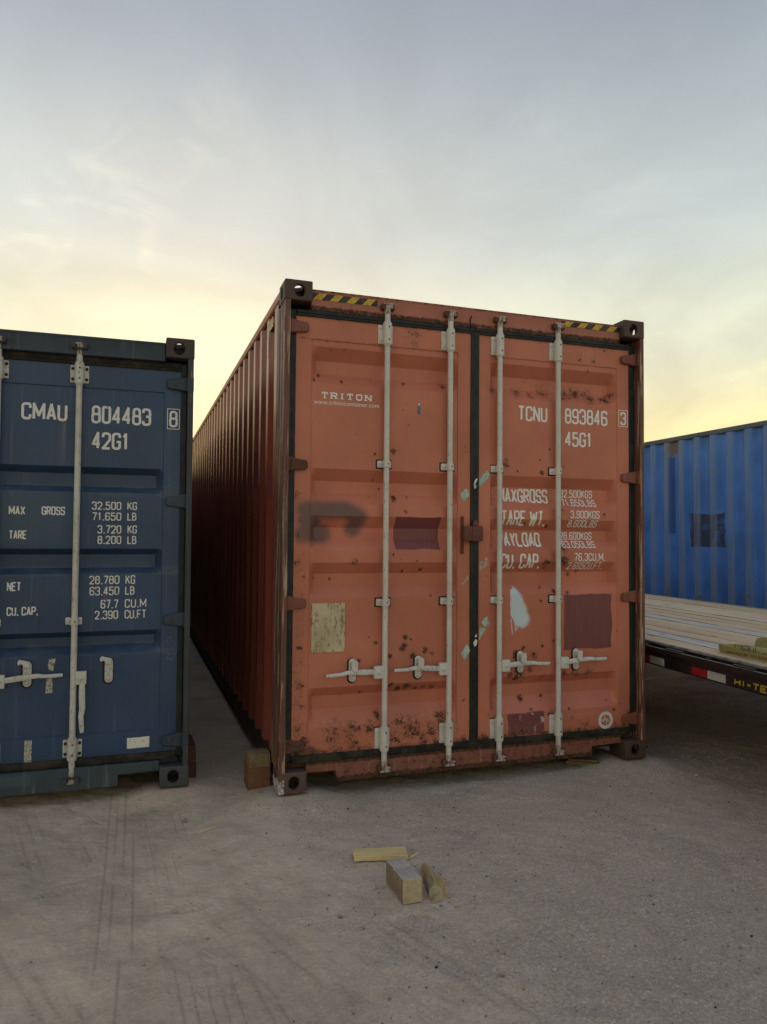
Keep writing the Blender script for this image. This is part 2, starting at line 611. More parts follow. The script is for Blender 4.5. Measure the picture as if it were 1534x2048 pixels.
def lettering(text, x0, x1, z0, z1, t, mat, parent, surf=None, folds=(), lift=0.0018, gap=0.50, space=0.8, slant=0.0, name='lettering', serif=False, rr=0.45, keep=None):
    """text fitted into x0..x1 / z0..z1, laid on surf(x,z)"""
    bm = bmesh.new()
    adv = 0.0
    items = []
    for ch in text:
        if ch == ' ':
            adv += space
        elif ch in '.,':
            items.append((ch, adv + 0.05, 0.22))
            adv += 0.22 + gap
        else:
            w = WID.get(ch, 1.0)
            items.append((ch, adv, w))
            adv += w + gap
    adv -= gap
    k = (x1 - x0 - t) / adv
    h = z1 - z0 - t
    for ch, a, w in items:
        ox = x0 + t / 2 + a * k
        if ch in '.,':
            c = Vector((ox + 0.1 * k, z0 + t * 0.5))
            ribbon(bm, [c + Vector((-t * 0.55, 0)), c + Vector((t * 0.55, 0))], t * 1.1, 0.0)
            continue
        for si, st in enumerate(GL[ch]):
            pts = [(ox + p[0] * w * k, z0 + t / 2 + p[1] * h) + tuple(p[2:]) for p in st]
            fp = fillet(pts, rr * w * k)
            run, m_ = [fp[0]], 0
            for i in range(1, len(fp)):
                run.append(fp[i])
                if i < len(fp) - 1 and (fp[i] - fp[i - 1]).normalized().dot((fp[i + 1] - fp[i]).normalized()) < 0.15:
                    ribbon(bm, run, t, -si * 0.0003 - m_ * 0.0002)
                    m_ += 1
                    run = [fp[i] - (fp[i + 1] - fp[i]).normalized() * t * 0.45]
            ribbon(bm, run, t, -si * 0.0003 - m_ * 0.0002)
        if serif:
            for px_, py_ in {'T': [(.5, 0), (0, .96), (1, .96)], 'R': [(0, 0), (1, 0), (0, 1)], 'I': [(.5, 0), (.5, 1)], 'N': [(0, 0), (0, 1), (1, 1)], 'O': []}[ch]:
                c = Vector((ox + px_ * w * k, z0 + t / 2 + py_ * h))
                s_ = t * (1.25 if py_ in (0, 1) else 0.6)
                if py_ in (0, 1):
                    ribbon(bm, [c + Vector((-s_, 0)), c + Vector((s_, 0))], t * 0.5, -0.0007)
                else:
                    ribbon(bm, [c + Vector((0, -t * 1.1)), c + Vector((0, t * .4))], t * 0.6, -0.0007)
    for zf in folds:
        bmesh.ops.bisect_plane(bm, geom=bm.verts[:] + bm.edges[:] + bm.faces[:], plane_co=(0, 0, zf), plane_no=(0, 0, 1), dist=1e-5)
    if keep is not None:
        bmesh.ops.bisect_plane(bm, geom=bm.verts[:] + bm.edges[:] + bm.faces[:], plane_co=(keep, 0, 0), plane_no=(-1, 0, 0), clear_outer=True, dist=1e-5)
    for v in bm.verts:
        if slant:
            v.co.x += (v.co.z - z0) * slant
        v.co.y += (surf(v.co.x, v.co.z) if surf else 0.0) - lift
    for f in bm.faces:
        f.normal_update()
        if f.normal.y > 0:
            f.normal_flip()
    me = bpy.data.meshes.new(name)
    bm.to_mesh(me)
    bm.free()
    return finish(name, me, mat, parent, smooth=False)


def patch(name, pts, mat, parent, surf, lift=0.0012, folds=()):
    """flat sticker / tape with its outline in x,z laid on the surface"""
    bm = bmesh.new()
    bm.faces.new([bm.verts.new((p[0], 0, p[1])) for p in pts])
    for zf in folds:
        bmesh.ops.bisect_plane(bm, geom=bm.verts[:] + bm.edges[:] + bm.faces[:], plane_co=(0, 0, zf), plane_no=(0, 0, 1), dist=1e-5)
    for v in bm.verts:
        v.co.y = surf(v.co.x, v.co.z) - lift
    for f in bm.faces:
        f.normal_update()
        if f.normal.y > 0:
            f.normal_flip()
    me = bpy.data.meshes.new(name)
    bm.to_mesh(me)
    bm.free()
    return finish(name, me, mat, parent, smooth=False)


# ------------------------------------------------------------------ palette
RED = (0.52, 0.165, 0.100)
NAVY = (0.019, 0.050, 0.120)
BLUE = (0.055, 0.20, 0.60)
M_ = {}
PURPLE = (0.19, 0.055, 0.058)


def door_extra(g, c, x, y, z):
    pn = g.m('ADD', g.attr('patch'), g.m('MULTIPLY', g.m('SUBTRACT', g.noise(40, 3), 0.5), 0.35))
    pc = g.mix(g.ss(g.noise(1, 4, 0.6, g.mapv((60, 60, 2))), 0.4, 0.75), PURPLE, (0.21, 0.070, 0.078))
    c = g.mix(g.ss(pn, 0.45, 0.55), c, pc)
    low = g.m('MULTIPLY', g.ss(pn, 0.45, 0.55), g.ss(z, 0.36, 0.33))
    c = g.mix(g.m('MULTIPLY', low, g.ss(g.noise(16, 5, 0.65), 0.56, 0.62)), c, (0.50, 0.40, 0.31))
    c = g.mix(g.m('MULTIPLY', g.ss(g.attr('spray'), 0.03, 0.92), 0.88), c, (0.105, 0.070, 0.075))
    wv = g.m('ADD', g.attr('white'), g.m('MULTIPLY', g.m('SUBTRACT', g.noise(150, 3), 0.5), 0.12))
    c = g.mix(g.ss(wv, 0.15, 0.85), c, (0.56, 0.66, 0.70))
    gr = g.m('ADD', g.attr('grime'), g.m('MULTIPLY', g.m('SUBTRACT', g.noise(18, 6, 0.65), 0.5), 1.2))
    c = g.mix(g.m('MULTIPLY', g.ss(gr, 0.35, 0.9), 0.85), c, (0.045, 0.030, 0.022))
    return c


M_['red_door'] = paint('red_door_paint', RED, rust=-0.06, attr='rust', extra=door_extra, rough=0.45, streak=0.10)
M_['red'] = paint('red_frame_paint', (0.40, 0.12, 0.07), rust=0.06, rough=0.5, streak=0.25)
M_['red_header'] = paint('red_header_paint', (0.42, 0.145, 0.10), rust=-0.02, zband=((2.70, 2.79, 0.70), (2.845, 2.88, 0.5)), rough=0.5)
M_['red_sill'] = paint('red_sill_paint', (0.25, 0.085, 0.058), rust=0.38, zband=((0.0, 0.07, 0.45), (0.13, 0.17, 0.5)), streak=0.7, rough=0.55)


M_['rail_shade'] = paint('painted_shade_bottom_rail', (0.045, 0.022, 0.018), rust=0.10, rough=0.7, rust_l=(0.06, 0.035, 0.025))  # shade on the recessed rail painted in as a near-black base


def side_extra(g, c, x, y, z):
    for r in ((0.99, 1.215, 1.76, 2.035), (0.37, 0.60, 1.665, 1.848)):
        c = g.mix(g.m('MULTIPLY', g.rect(y, z, *r), 0.9), c, PURPLE)
    return c


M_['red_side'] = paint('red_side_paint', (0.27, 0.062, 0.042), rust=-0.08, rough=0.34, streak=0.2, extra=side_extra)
M_['post'] = paint('chipped_post_paint', (0.13, 0.050, 0.036), rust=0.26, rough=0.55, streak=0.5, rscale=18, chip=((0.40, 0.28, 0.19), 0.535, (46, 46, 2.2)))
M_['casting'] = paint('rusted_casting', (0.070, 0.038, 0.030), rust=0.30, rough=0.6, rust_d=(0.022, 0.014, 0.012), rust_l=(0.075, 0.040, 0.028))


def scuff(g, c, x, y, z):
    n_ = g.noise(34, 6, 0.7)
    e_ = g.m('MULTIPLY', g.ss(x, 0.062, 0.02), g.ss(z, -0.112, -0.07))
    e2 = g.m('MULTIPLY', g.ss(z, -0.022, -0.006), 0.6)
    f_ = g.ss(g.m('ADD', g.m('MULTIPLY', g.m('MAXIMUM', e_, e2), 0.34), n_), 0.76, 0.86)
    return g.mix(f_, c, (0.55, 0.51, 0.48))


M_['casting_low'] = paint('scuffed_casting', (0.095, 0.052, 0.045), rust=0.12, rough=0.6, rust_d=(0.025, 0.016, 0.014), rust_l=(0.085, 0.045, 0.032), extra=scuff)
M_['hinge'] = paint('hinge_paint', (0.22, 0.07, 0.045), rust=0.24, rough=0.6)
M_['hinge_rust'] = paint('rusted_hinge', (0.12, 0.05, 0.035), rust=0.45, rough=0.8)
M_['lockbox'] = paint('rusted_lock_box', (0.14, 0.05, 0.035), rust=0.34, rough=0.75)
M_['rubber'] = plain('black_rubber_seal', (0.011, 0.016, 0.018), (0.026, 0.029, 0.029), 12, 0.55, 0.35, bump=0.25)
M_['rubber_dirty'] = plain('dirty_rubber_seal', (0.017, 0.017, 0.015), (0.05, 0.040, 0.030), 14, 0.75, 0.25, bump=0.4)


def rod_mat(name, base, rust_l, amt, lo):
    g = G(name)
    n = g.noise(1, 6, 0.7, g.mapv((70, 70, 26)))
    c = g.mix(g.ss(g.noise(5, 5, 0.6), 0.35, 0.7), base, tuple(v * 0.8 for v in base))
    c = g.mix(g.m('MULTIPLY', g.ss(n, lo, lo + 0.14), amt), c, rust_l)
    g.bump(n, 0.2, 0.002)
    return g.done(c, 0.5, 0.45)


M_['rod'] = rod_mat('cream_rod_paint', (0.66, 0.63, 0.58), (0.26, 0.18, 0.12), 0.75, 0.56)
M_['rod_blue'] = rod_mat('worn_galvanised_rod', (0.58, 0.56, 0.52), (0.18, 0.13, 0.09), 0.75, 0.53)
M_['galv'] = rod_mat('galvanised_handle', (0.66, 0.66, 0.65), (0.25, 0.24, 0.23), 0.8, 0.50)
M_['cam'] = rod_mat('worn_cam', (0.50, 0.42, 0.36), (0.09, 0.045, 0.03), 0.9, 0.47)
M_['keeper_navy'] = paint('dark_keeper', (0.04, 0.04, 0.045), rust=0.16, rough=0.7)
M_['keeper'] = paint('rusted_keeper', (0.11, 0.04, 0.03), rust=0.36, rough=0.75)
M_['clamp_rubber'] = plain('clamp_edge_rubber', (0.012, 0.011, 0.010), None, 20, 0.7)


def letter_mat(name, base, under, wear):
    g = G(name)
    n = g.noise(55, 6, 0.7)
    n2 = g.noise(6, 3, 0.5)
    f = g.ss(g.m('ADD', n, g.m('MULTIPLY', n2, 0.35)), wear, wear + 0.08)
    return g.done(g.mix(f, base, under), 0.6, 0.3)


M_['white'] = letter_mat('white_lettering', (0.82, 0.80, 0.77), (0.45, 0.25, 0.19), 0.90)
M_['white_blue'] = letter_mat('worn_white_lettering', (0.72, 0.70, 0.67), (0.12, 0.13, 0.16), 0.78)
M_['chalk'] = letter_mat('chalk', (0.16, 0.19, 0.23), NAVY, 0.66)
M_['yellow'] = plain('hazard_yellow', (0.60, 0.38, 0.035), (0.42, 0.24, 0.03), 30, 0.5)
M_['hazard_black'] = plain('hazard_black', (0.016, 0.017, 0.018), (0.05, 0.045, 0.04), 30, 0.5)
M_['teal'] = plain('teal_tape', (0.28, 0.46, 0.41), (0.50, 0.60, 0.55), 45, 0.6)
M_['pale_tape'] = plain('pale_tape', (0.55, 0.42, 0.34), (0.30, 0.16, 0.10), 60, 0.6)


def plate_mat():
    g = G('weathered_plate')
    n = g.noise(1, 7, 0.72, g.mapv((55, 55, 22)))
    c = g.mix(g.ss(g.noise(10, 4), 0.35, 0.7), (0.58, 0.50, 0.33), (0.45, 0.39, 0.25))
    c = g.mix(g.m('MULTIPLY', g.ss(n, 0.50, 0.62), 0.8), c, (0.24, 0.13, 0.045))
    return g.done(c, 0.6, 0.4)


M_['plate'] = plate_mat()
M_['sticker_blue'] = plain('blue_sticker', (0.03, 0.06, 0.16), (0.25, 0.28, 0.35), 120, 0.5)
M_['sticker_white'] = plain('white_sticker', (0.72, 0.71, 0.67), (0.30, 0.28, 0.25), 90, 0.5, lo=0.56, hi=0.70)
M_['braid'] = plain('reflective_tape', (0.50, 0.48, 0.43), (0.16, 0.15, 0.14), 150, 0.5, lo=0.46, hi=0.56)


def navy_extra(g, c, x, y, z):
    sp = g.noise(120, 4, 0.6)
    c = g.mix(g.m('MULTIPLY', g.ss(sp, 0.68, 0.75), 0.35), c, (0.22, 0.24, 0.26))
    d = g.noise(1, 6, 0.65, g.mapv((3, 3, 2)))
    c = g.mix(g.m('MULTIPLY', g.ss(d, 0.45, 0.75), 0.28), c, (0.045, 0.058, 0.072))
    for lo, hi in ((1.655, 1.735), (1.205, 1.27), (0.755, 0.83)):      # paler bands along the upward facing folds
        b = g.ss(g.m('ABSOLUTE', g.m('SUBTRACT', z, (lo + hi) / 2)), (hi - lo) * 0.25, (hi - lo) * 0.6, 1, 0)
        c = g.mix(g.m('MULTIPLY', b, g.ss(g.noise(1, 5, 0.6, g.mapv((9, 9, 30))), 0.35, 0.75, 0, 0.38)), c, (0.13, 0.15, 0.16))
    c = g.mix(g.m('MULTIPLY', g.rect(x, z, 1.0, 1.615, 0.07, 0.145, 0.02, 0.02), 0.7), c, (0.055, 0.095, 0.105))
    c = g.mix(g.m('MULTIPLY', g.rect(x, z, 1.22, 1.76, 1.36, 1.69, 0.05, 0.04), 0.45), c, (0.045, 0.085, 0.115))
    return c


M_['navy'] = paint('navy_door_paint', NAVY, rust=-0.24, rough=0.42, extra=navy_extra, streak=0.22, rust_l=(0.10, 0.06, 0.04))
M_['navy_frame'] = paint('navy_frame_paint', (0.026, 0.042, 0.066), rust=-0.10, rough=0.55, streak=0.4)
M_['navy_sill'] = paint('navy_sill_paint', (0.032, 0.052, 0.070), rust=-0.02, rough=0.55, streak=0.6, extra=navy_extra)
M_['navy_post'] = paint('navy_post_paint', (0.032, 0.040, 0.052), rust=0.22, rough=0.55, rust_l=(0.12, 0.065, 0.045), chip=((0.26, 0.21, 0.18), 0.62, (30, 30, 3)))
M_['navy_cast_top'] = paint('rusted_casting_blue_box', (0.055, 0.036, 0.034), rust=0.36, rough=0.65, rust_l=(0.085, 0.045, 0.035))
M_['navy_cast_low'] = paint('scuffed_casting_blue_box', (0.045, 0.05, 0.056), rust=0.05, rough=0.55, chip=((0.42, 0.40, 0.38), 0.63, (20, 20, 12)))


def blue_extra(g, c, x, y, z):
    c = g.mix(g.m('MULTIPLY', g.rect(y, z, 6.69, 7.285, 1.41, 1.84, 0.012, 0.09), g.ss(g.noise(7, 6, 0.7), 0.32, 0.5, 0.45, 0.9)), c, (0.028, 0.036, 0.055))
    c = g.mix(g.m('MULTIPLY', g.rect(y, z, 7.545, 7.665, 1.58, 2.62, 0.012, 0.01), 0.7), c, (0.010, 0.045, 0.20))
    c = g.mix(g.m('MULTIPLY', g.rect(y, z, 7.38, 7.76, 2.60, 2.95, 0.10, 0.12), 0.9), c, (0.17, 0.12, 0.05))
    sc_ = g.noise(1, 6, 0.7, g.mapv((30, 30, 1.4)))
    lowz = g.ss(z, 1.3, 0.5, 0.0, 0.10)
    # scraped paint and painted-in highlights on the proud ribs (x close to 0)
    prud = g.ss(x, 0.012, 0.030, 1.0, 0.0)
    c = g.mix(g.m('MULTIPLY', prud, g.ss(g.m('ADD', sc_, lowz), 0.40, 0.62, 0.30, 0.85)), c, (0.19, 0.26, 0.38))
    rs = g.noise(5, 6, 0.7)
    c = g.mix(g.m('MULTIPLY', g.ss(g.m('ADD', rs, lowz), 0.62, 0.70), 0.75), c, (0.20, 0.15, 0.08))
    c = g.mix(g.m('MULTIPLY', g.ss(g.noise(26, 6, 0.7), 0.70, 0.76), 0.8), c, (0.02, 0.025, 0.035))
    return c


M_['blue_side'] = paint('bright_blue_paint', BLUE, rust=-0.28, rough=0.5, extra=blue_extra, streak=0.35, fade=0.2)
M_['blue_rail'] = paint('blue_rail_paint', (0.10, 0.125, 0.15), rust=0.08, rough=0.6, streak=0.3, rust_l=(0.16, 0.10, 0.07))

# ------------------------------------------------------------------ ground: one sheet out to the horizon
def axis(segs):
    out = [np.array([segs[0][0]])]
    for a, b, st in segs:
        n = max(1, int(round((b - a) / st)))
        out.append(np.linspace(a, b, n + 1)[1:])
    return np.concatenate(out)


gx = axis([(-1500, -300, 400), (-300, -40, 65), (-40, -6, 3.4), (-6, -2.0, 0.2), (-2.0, -1.45, 0.03), (-1.45, -1.0, 0.006), (-1.0, 0.1, 0.0038), (0.1, 0.5, 0.006), (0.5, 3.6, 0.011),
           (3.6, 8, 0.08), (8, 30, 2), (30, 300, 60), (300, 1500, 400)])
gy = axis([(-1500, -300, 400), (-300, -30, 60), (-30, -5, 2.5), (-5, -2.5, 0.1), (-2.5, 0.7, 0.0105), (0.7, 6, 0.06), (6, 30, 1.2), (30, 300, 60), (300, 1500, 400)])
X, Y = np.meshgrid(gx, gy, indexing='ij')
near = sst(np.hypot(X - 0.8, Y + 0.6), 14, 5)
Hh = ((fbm(X * 0.9, Y * 0.9, 1) - 0.5) * 0.035 + (fbm(X * 4, Y * 4, 5) - 0.5) * 0.016 + (fbm(X * 14, Y * 14, 9, 4) - 0.5) * 0.015) * near
MOUND = [(0.08, 0.06, 0.045, 0.26), (2.36, 0.06, 0.04, 0.26), (-0.53, 0.42, 0.04, 0.22)]
groove = np.zeros_like(X)


def track(p0, p1, n, sp, w, d, cut=0.35, seed=0, rib=False):
    """n parallel tyre grooves from p0 to p1, broken up where the dust has drifted in"""
    global Hh, groove
    p0, p1 = np.array(p0), np.array(p1)
    L = np.linalg.norm(p1 - p0)
    t = (p1 - p0) / L
    nn = np.array([t[1], -t[0]])
    a = (X - p0[0]) * t[0] + (Y - p0[1]) * t[1]
    b = (X - p0[0]) * nn[0] + (Y - p0[1]) * nn[1]
    b = b + (vnoise(a * 0.6, a * 0 + seed, seed) - 0.5) * 0.03
    inn = sst(a, -0.1, 0.25) * sst(a, L + 0.1, L - 0.25)
    width = sst(np.abs(b), n * sp / 2 + 0.02, n * sp / 2)
    keep_ = sst(vnoise(a * 1.9 + 5, np.round(b / sp) * 0.9, seed + 3), cut - 0.10, cut + 0.30)
    ph = np.abs((b / sp + 0.5 * n) % 1.0 - 0.5) * sp
    g_ = np.exp(-(ph / w) ** 2) * inn * width * keep_
    if rib:
        g_ = g_ + 0.45 * inn * width * keep_ * (0.5 + 0.5 * np.sin(a * 2 * np.pi / 0.032))
    groove = np.maximum(groove, g_)
    Hh = Hh - d * 0.7 * g_ - 0.003 * inn * width


track((-0.80, 0.60), (-0.815, -2.0), 5, 0.040, 0.0045, 0.0060, 0.46, 1)
track((-0.60, 0.45), (-0.47, -2.0), 6, 0.044, 0.0045, 0.0055, 0.54, 2)
track((-0.46, -0.98), (-0.08, -2.0), 5, 0.050, 0.0085, 0.0045, 0.50, 3, True)
track((-1.30, 0.65), (-1.03, -0.55), 6, 0.050, 0.0070, 0.0055, 0.52, 4)
track((-1.12, 0.60), (-0.78, -0.05), 4, 0.05, 0.0070, 0.0050, 0.52, 6)
track((0.05, -1.25), (0.42, -2.3), 5, 0.052, 0.010, 0.0045, 0.52, 7, True)
track((-0.36, -1.35), (-0.25, -2.2), 5, 0.042, 0.0070, 0.0050, 0.48, 8, True)
track((-1.40, -0.70), (-0.95, -1.75), 5, 0.05, 0.0080, 0.0040, 0.55, 9, True)
for fx, fy, fa, fl in ((-0.60, -1.24, 1.2, 0.13), (-0.50, -1.36, 0.6, 0.12), (-0.49, -1.55, 1.5, 0.13), (-0.52, -0.98, 0.5, 0.10), (0.10, -1.48, 0.9, 0.14), (0.36, -1.72, 2.0, 0.14),
                       (0.02, -1.72, 0.4, 0.13), (0.30, -1.38, 2.6, 0.13), (1.3, -1.1, 1.1, 0.13), (0.75, -1.0, 0.3, 0.13), (1.75, -0.75, 2.2, 0.14), (-1.02, -0.66, 0.5, 0.13),
                       (0.62, -2.0, 2.2, 0.14), (1.1, -1.75, 1.0, 0.14), (0.15, -1.95, 1.9, 0.13), (0.85, -0.62, 1.3, 0.12)):
    ca, sa = math.cos(fa), math.sin(fa)
    u = (X - fx) * ca + (Y - fy) * sa
    v = -(X - fx) * sa + (Y - fy) * ca
    e = (u / fl) ** 2 + (v / (fl * 0.42 * (1 + 0.25 * np.cos(u / fl * 3)))) ** 2
    m_ = sst(e, 1.15, 0.85) * sst(vnoise(X * 14, Y * 14, 21), 0.2, 0.5)
    dots = (0.5 + 0.5 * np.cos(u * 2 * np.pi / 0.024)) * (0.5 + 0.5 * np.cos(v * 2 * np.pi / 0.024))
    Hh = Hh - m_ * (0.004 + 0.005 * dots)
    groove = np.maximum(groove, m_ * dots * 0.8)
for mx, my, mh, mr in MOUND:
    Hh = Hh + (mh - np.clip(Hh, -0.02, 0.02) * 0.8) * np.exp(-(((X - mx) ** 2 + (Y - my) ** 2) / mr ** 2) ** 2)
V = np.stack([X, Y, Hh], -1).reshape(-1, 3)
gm = grid_mesh('ground', V, len(gx), len(gy), {'groove': groove.ravel()})


def ground_at(x, y):
    i = int(np.clip(np.searchsorted(gx, x), 1, len(gx) - 1))
    j = int(np.clip(np.searchsorted(gy, y), 1, len(gy) - 1))
    return float(min(Hh[i - 1, j - 1], Hh[i, j], Hh[i - 1, j], Hh[i, j - 1]))


def ground_mat():
    g = G('packed_sandy_dirt')
    p = g.sep()
    a = g.noise(0.55, 6, 0.6)
    c = g.mix(g.ss(a, 0.38, 0.62), (0.573, 0.454, 0.352), (0.768, 0.601, 0.462))
    b = g.noise(3.2, 6, 0.65)
    c = g.mix(g.m('MULTIPLY', g.ss(b, 0.42, 0.72), 0.75), c, (0.461, 0.353, 0.264))
    c = g.mix(g.m('MULTIPLY', g.ss(g.noise(11, 5, 0.65), 0.5, 0.75), 0.35), c, (0.395, 0.312, 0.239))
    # coarser, greyer-mauve grit on the right, finer beige dust on the left
    side = g.ss(g.m('ADD', p[0], g.m('MULTIPLY', g.m('SUBTRACT', g.noise(1.3, 4), 0.5), 2.2)), -0.6, 0.9)
    gr = g.noise(75, 6, 0.8)
    gr2 = g.noise(190, 4, 0.75)
    c = g.mix(g.m('MULTIPLY', side, 0.45), c, (0.655, 0.518, 0.450))
    amt = g.m('ADD', 0.24, g.m('MULTIPLY', side, 0.76))
    c = g.mix(g.m('MULTIPLY', amt, g.ss(gr, 0.50, 0.66)), c, (0.850, 0.822, 0.682))
    c = g.mix(g.m('MULTIPLY', g.m('MULTIPLY', amt, 0.6), g.ss(gr, 0.48, 0.34)), c, (0.321, 0.249, 0.198))
    c = g.mix(g.m('MULTIPLY', amt, g.ss(gr2, 0.56, 0.70)), c, (0.850, 0.850, 0.764))
    c = g.mix(g.m('MULTIPLY', g.m('MULTIPLY', amt, 0.7), g.ss(gr2, 0.44, 0.32)), c, (0.336, 0.253, 0.208))
    vr = g.t.nodes.new('ShaderNodeTexVoronoi')
    g.put(vr.inputs['Vector'], g.tc)
    vr.inputs['Scale'].default_value = 95
    cs = g.t.nodes.new('ShaderNodeSeparateColor')
    g.put(cs.inputs[0], vr.outputs['Color'])
    chipm = g.m('MULTIPLY', g.ss(vr.outputs['Distance'], 0.34, 0.24), g.ss(cs.outputs[0], 0.95, 0.965))
    c = g.mix(g.m('MULTIPLY', chipm, g.m('ADD', 0.12, side), clamp=True), c, (0.850, 0.850, 0.850))
    chipd = g.m('MULTIPLY', g.ss(vr.outputs['Distance'], 0.40, 0.30), g.ss(cs.outputs[1], 0.95, 0.965))
    c = g.mix(g.m('MULTIPLY', chipd, g.m('ADD', 0.05, g.m('MULTIPLY', side, 0.5)), clamp=True), c, (0.197, 0.152, 0.128))
    c = g.mix(g.m('MULTIPLY', g.attr('groove'), 0.24), c, (0.280, 0.214, 0.162))
    h = g.m('ADD', g.m('MULTIPLY', gr, g.m('ADD', 0.35, side)), g.m('ADD', g.m('MULTIPLY', g.noise(45, 5, 0.65), 1.4), g.m('MULTIPLY', gr2, 0.4)))
    g.bump(h, 1.0, 0.010)
    return g.done(c, 0.92, 0.2)


ground = finish('ground', gm, ground_mat(), None, smooth=True, ang=80)
tag(ground, kind='structure')


# ------------------------------------------------------------------ corner casting (hollow, with its lifting apertures)
def stadium(rx, rz, n=14):
    r = min(rx, rz)
    pts = []
    for i in range(2 * n):
        t = math.pi * i / n
        pts.append((math.copysign(rx - r, math.cos(t)) * (abs(math.cos(t)) > 1e-6) + r * math.cos(t), math.copysign(rz - r, math.sin(t)) * (abs(math.sin(t)) > 1e-6) + r * math.sin(t)))
    return pts


def casting_mesh():
    """left / front / top aperture; x 0..0.162, y 0..0.178, z -0.118..0"""
    body = MB().box(0, 0.162, 0, 0.178, -0.118, 0, 0.010, seg=3).build('tmp', [], None)
    cut = [MB().box(0.026, 0.138, 0.028, 0.152, -0.098, -0.024, 0.008).build('tmp', [], None),
           MB().prism([(0.087 + a, -0.062 + b) for a, b in stadium(0.032, 0.037)], 'y', -0.02, 0.06).build('tmp', [], None),
           MB().prism([(0.096 + a, -0.062 + b) for a, b in stadium(0.027, 0.038)], 'x', -0.02, 0.06).build('tmp', [], None),
           MB().prism([(0.085 + a, 0.090 + b) for a, b in stadium(0.034, 0.058)], 'z', -0.06, 0.02).build('tmp', [], None)]
    for c in cut:
        md = body.modifiers.new('b', 'BOOLEAN')
        md.operation = 'DIFFERENCE'
        md.solver = 'EXACT'
        md.object = c
    dg = bpy.context.evaluated_depsgraph_get()
    me = bpy.data.meshes.new_from_object(body.evaluated_get(dg))
    for o in [body] + cut:
        bpy.data.objects.remove(o)
    me.name = 'corner_casting'
    bm = bmesh.new()
    bm.from_mesh(me)
    # the back is closed by the rails welded to it
    bmesh.ops.recalc_face_normals(bm, faces=bm.faces)
    bm.to_mesh(me)
    bm.free()
    me.polygons.foreach_set('use_smooth', np.ones(len(me.polygons), dtype=bool))
    me.set_sharp_from_angle(angle=RAD(40))
    return me


CAST = casting_mesh()
W = 2.438
HY = 0.046           # header and sill stand this far behind the castings


def corrugation(y0, y1, pitch, x_out, x_in, start):
    """vertical-rib side sheet section: (x,y) polyline from y0 to y1"""
    pts = [(x_out, y0)]
    y = start
    while y + pitch < y1 - 0.02:
        pts += [(x_out, y), (x_in, y + 0.068), (x_in, y + 0.138), (x_out, y + 0.206)]
        y += pitch
    pts.append((x_out, y1))
    return pts


def wall_sheet(name, pts, z0, z1, mat, parent, mirror=False, thick=0.003):
    mb = MB()
    zs = np.linspace(z0, z1, 8)
    rows = [[(W - x if mirror else x, y, z) for x, y in pts] for z in zs]
    mb.loft(rows, closed=False)
    return mb.build(name, mat, parent, smooth=False)


def door_profile(D):
    """depth of the door skin at x,z and the heights where it folds"""
    x0, p0, p1, x1 = D['x']
    gro, dep = D['grooves'], D['depth']
    zlo, zhi = D['seam']

    def f(x, z):
        x, z = np.asarray(x, float), np.asarray(z, float)
        y = np.full(np.broadcast(x, z).shape, D['y'])
        ins = np.clip((x - p0) / 0.004, 0, 1) * np.clip((p1 - x) / 0.004, 0, 1) * np.clip((z - zlo) / 0.004, 0, 1) * np.clip((zhi - z) / 0.004, 0, 1)
        y = y + 0.006 * ins
        e = np.clip((x - p0 - 0.004) / 0.034, 0, 1) * np.clip((p1 - 0.004 - x) / 0.034, 0, 1)
        for a, b, c, d in gro:
            t = np.minimum(np.clip((a - z) / (a - b), 0, 1), np.clip((z - d) / (c - d), 0, 1))
            y = y + dep * t * e
        return y + (fbm(x * 3 + D['seed'], z * 3, 31, 2) - 0.5) * 0.006
    folds = sorted({q for g_ in gro for q in g_} | {zlo, zlo + 0.004, zhi, zhi - 0.004})
    return f, folds


def door_mesh(D, f, folds, z0, z1, step, attrs=None):
    x0, p0, p1, x1 = D['x']
    xs = np.unique(np.round(np.concatenate([np.arange(x0, x1, step), [x1, p0, p0 + 0.004, p0 + 0.038, p1, p1 - 0.004, p1 - 0.038]]), 4))
    zs = np.unique(np.round(np.concatenate([np.arange(z0, z1, step), [z1], folds]), 4))
    xs = np.concatenate([[xs[0]], xs, [xs[-1]]])
    zs = np.concatenate([[zs[0]], zs, [zs[-1]]])
    XX, ZZ = np.meshgrid(xs, zs, indexing='ij')
    YY = f(XX, ZZ)
    for s_ in (np.s_[0, :], np.s_[-1, :], np.s_[:, 0], np.s_[:, -1]):
        YY[s_] = D['y'] + 0.05
    at = {k: a(XX, ZZ) for k, a in (attrs or {}).items()}
    return grid_mesh('door', np.stack([XX, YY, ZZ], -1).reshape(-1, 3), len(xs), len(zs), at)


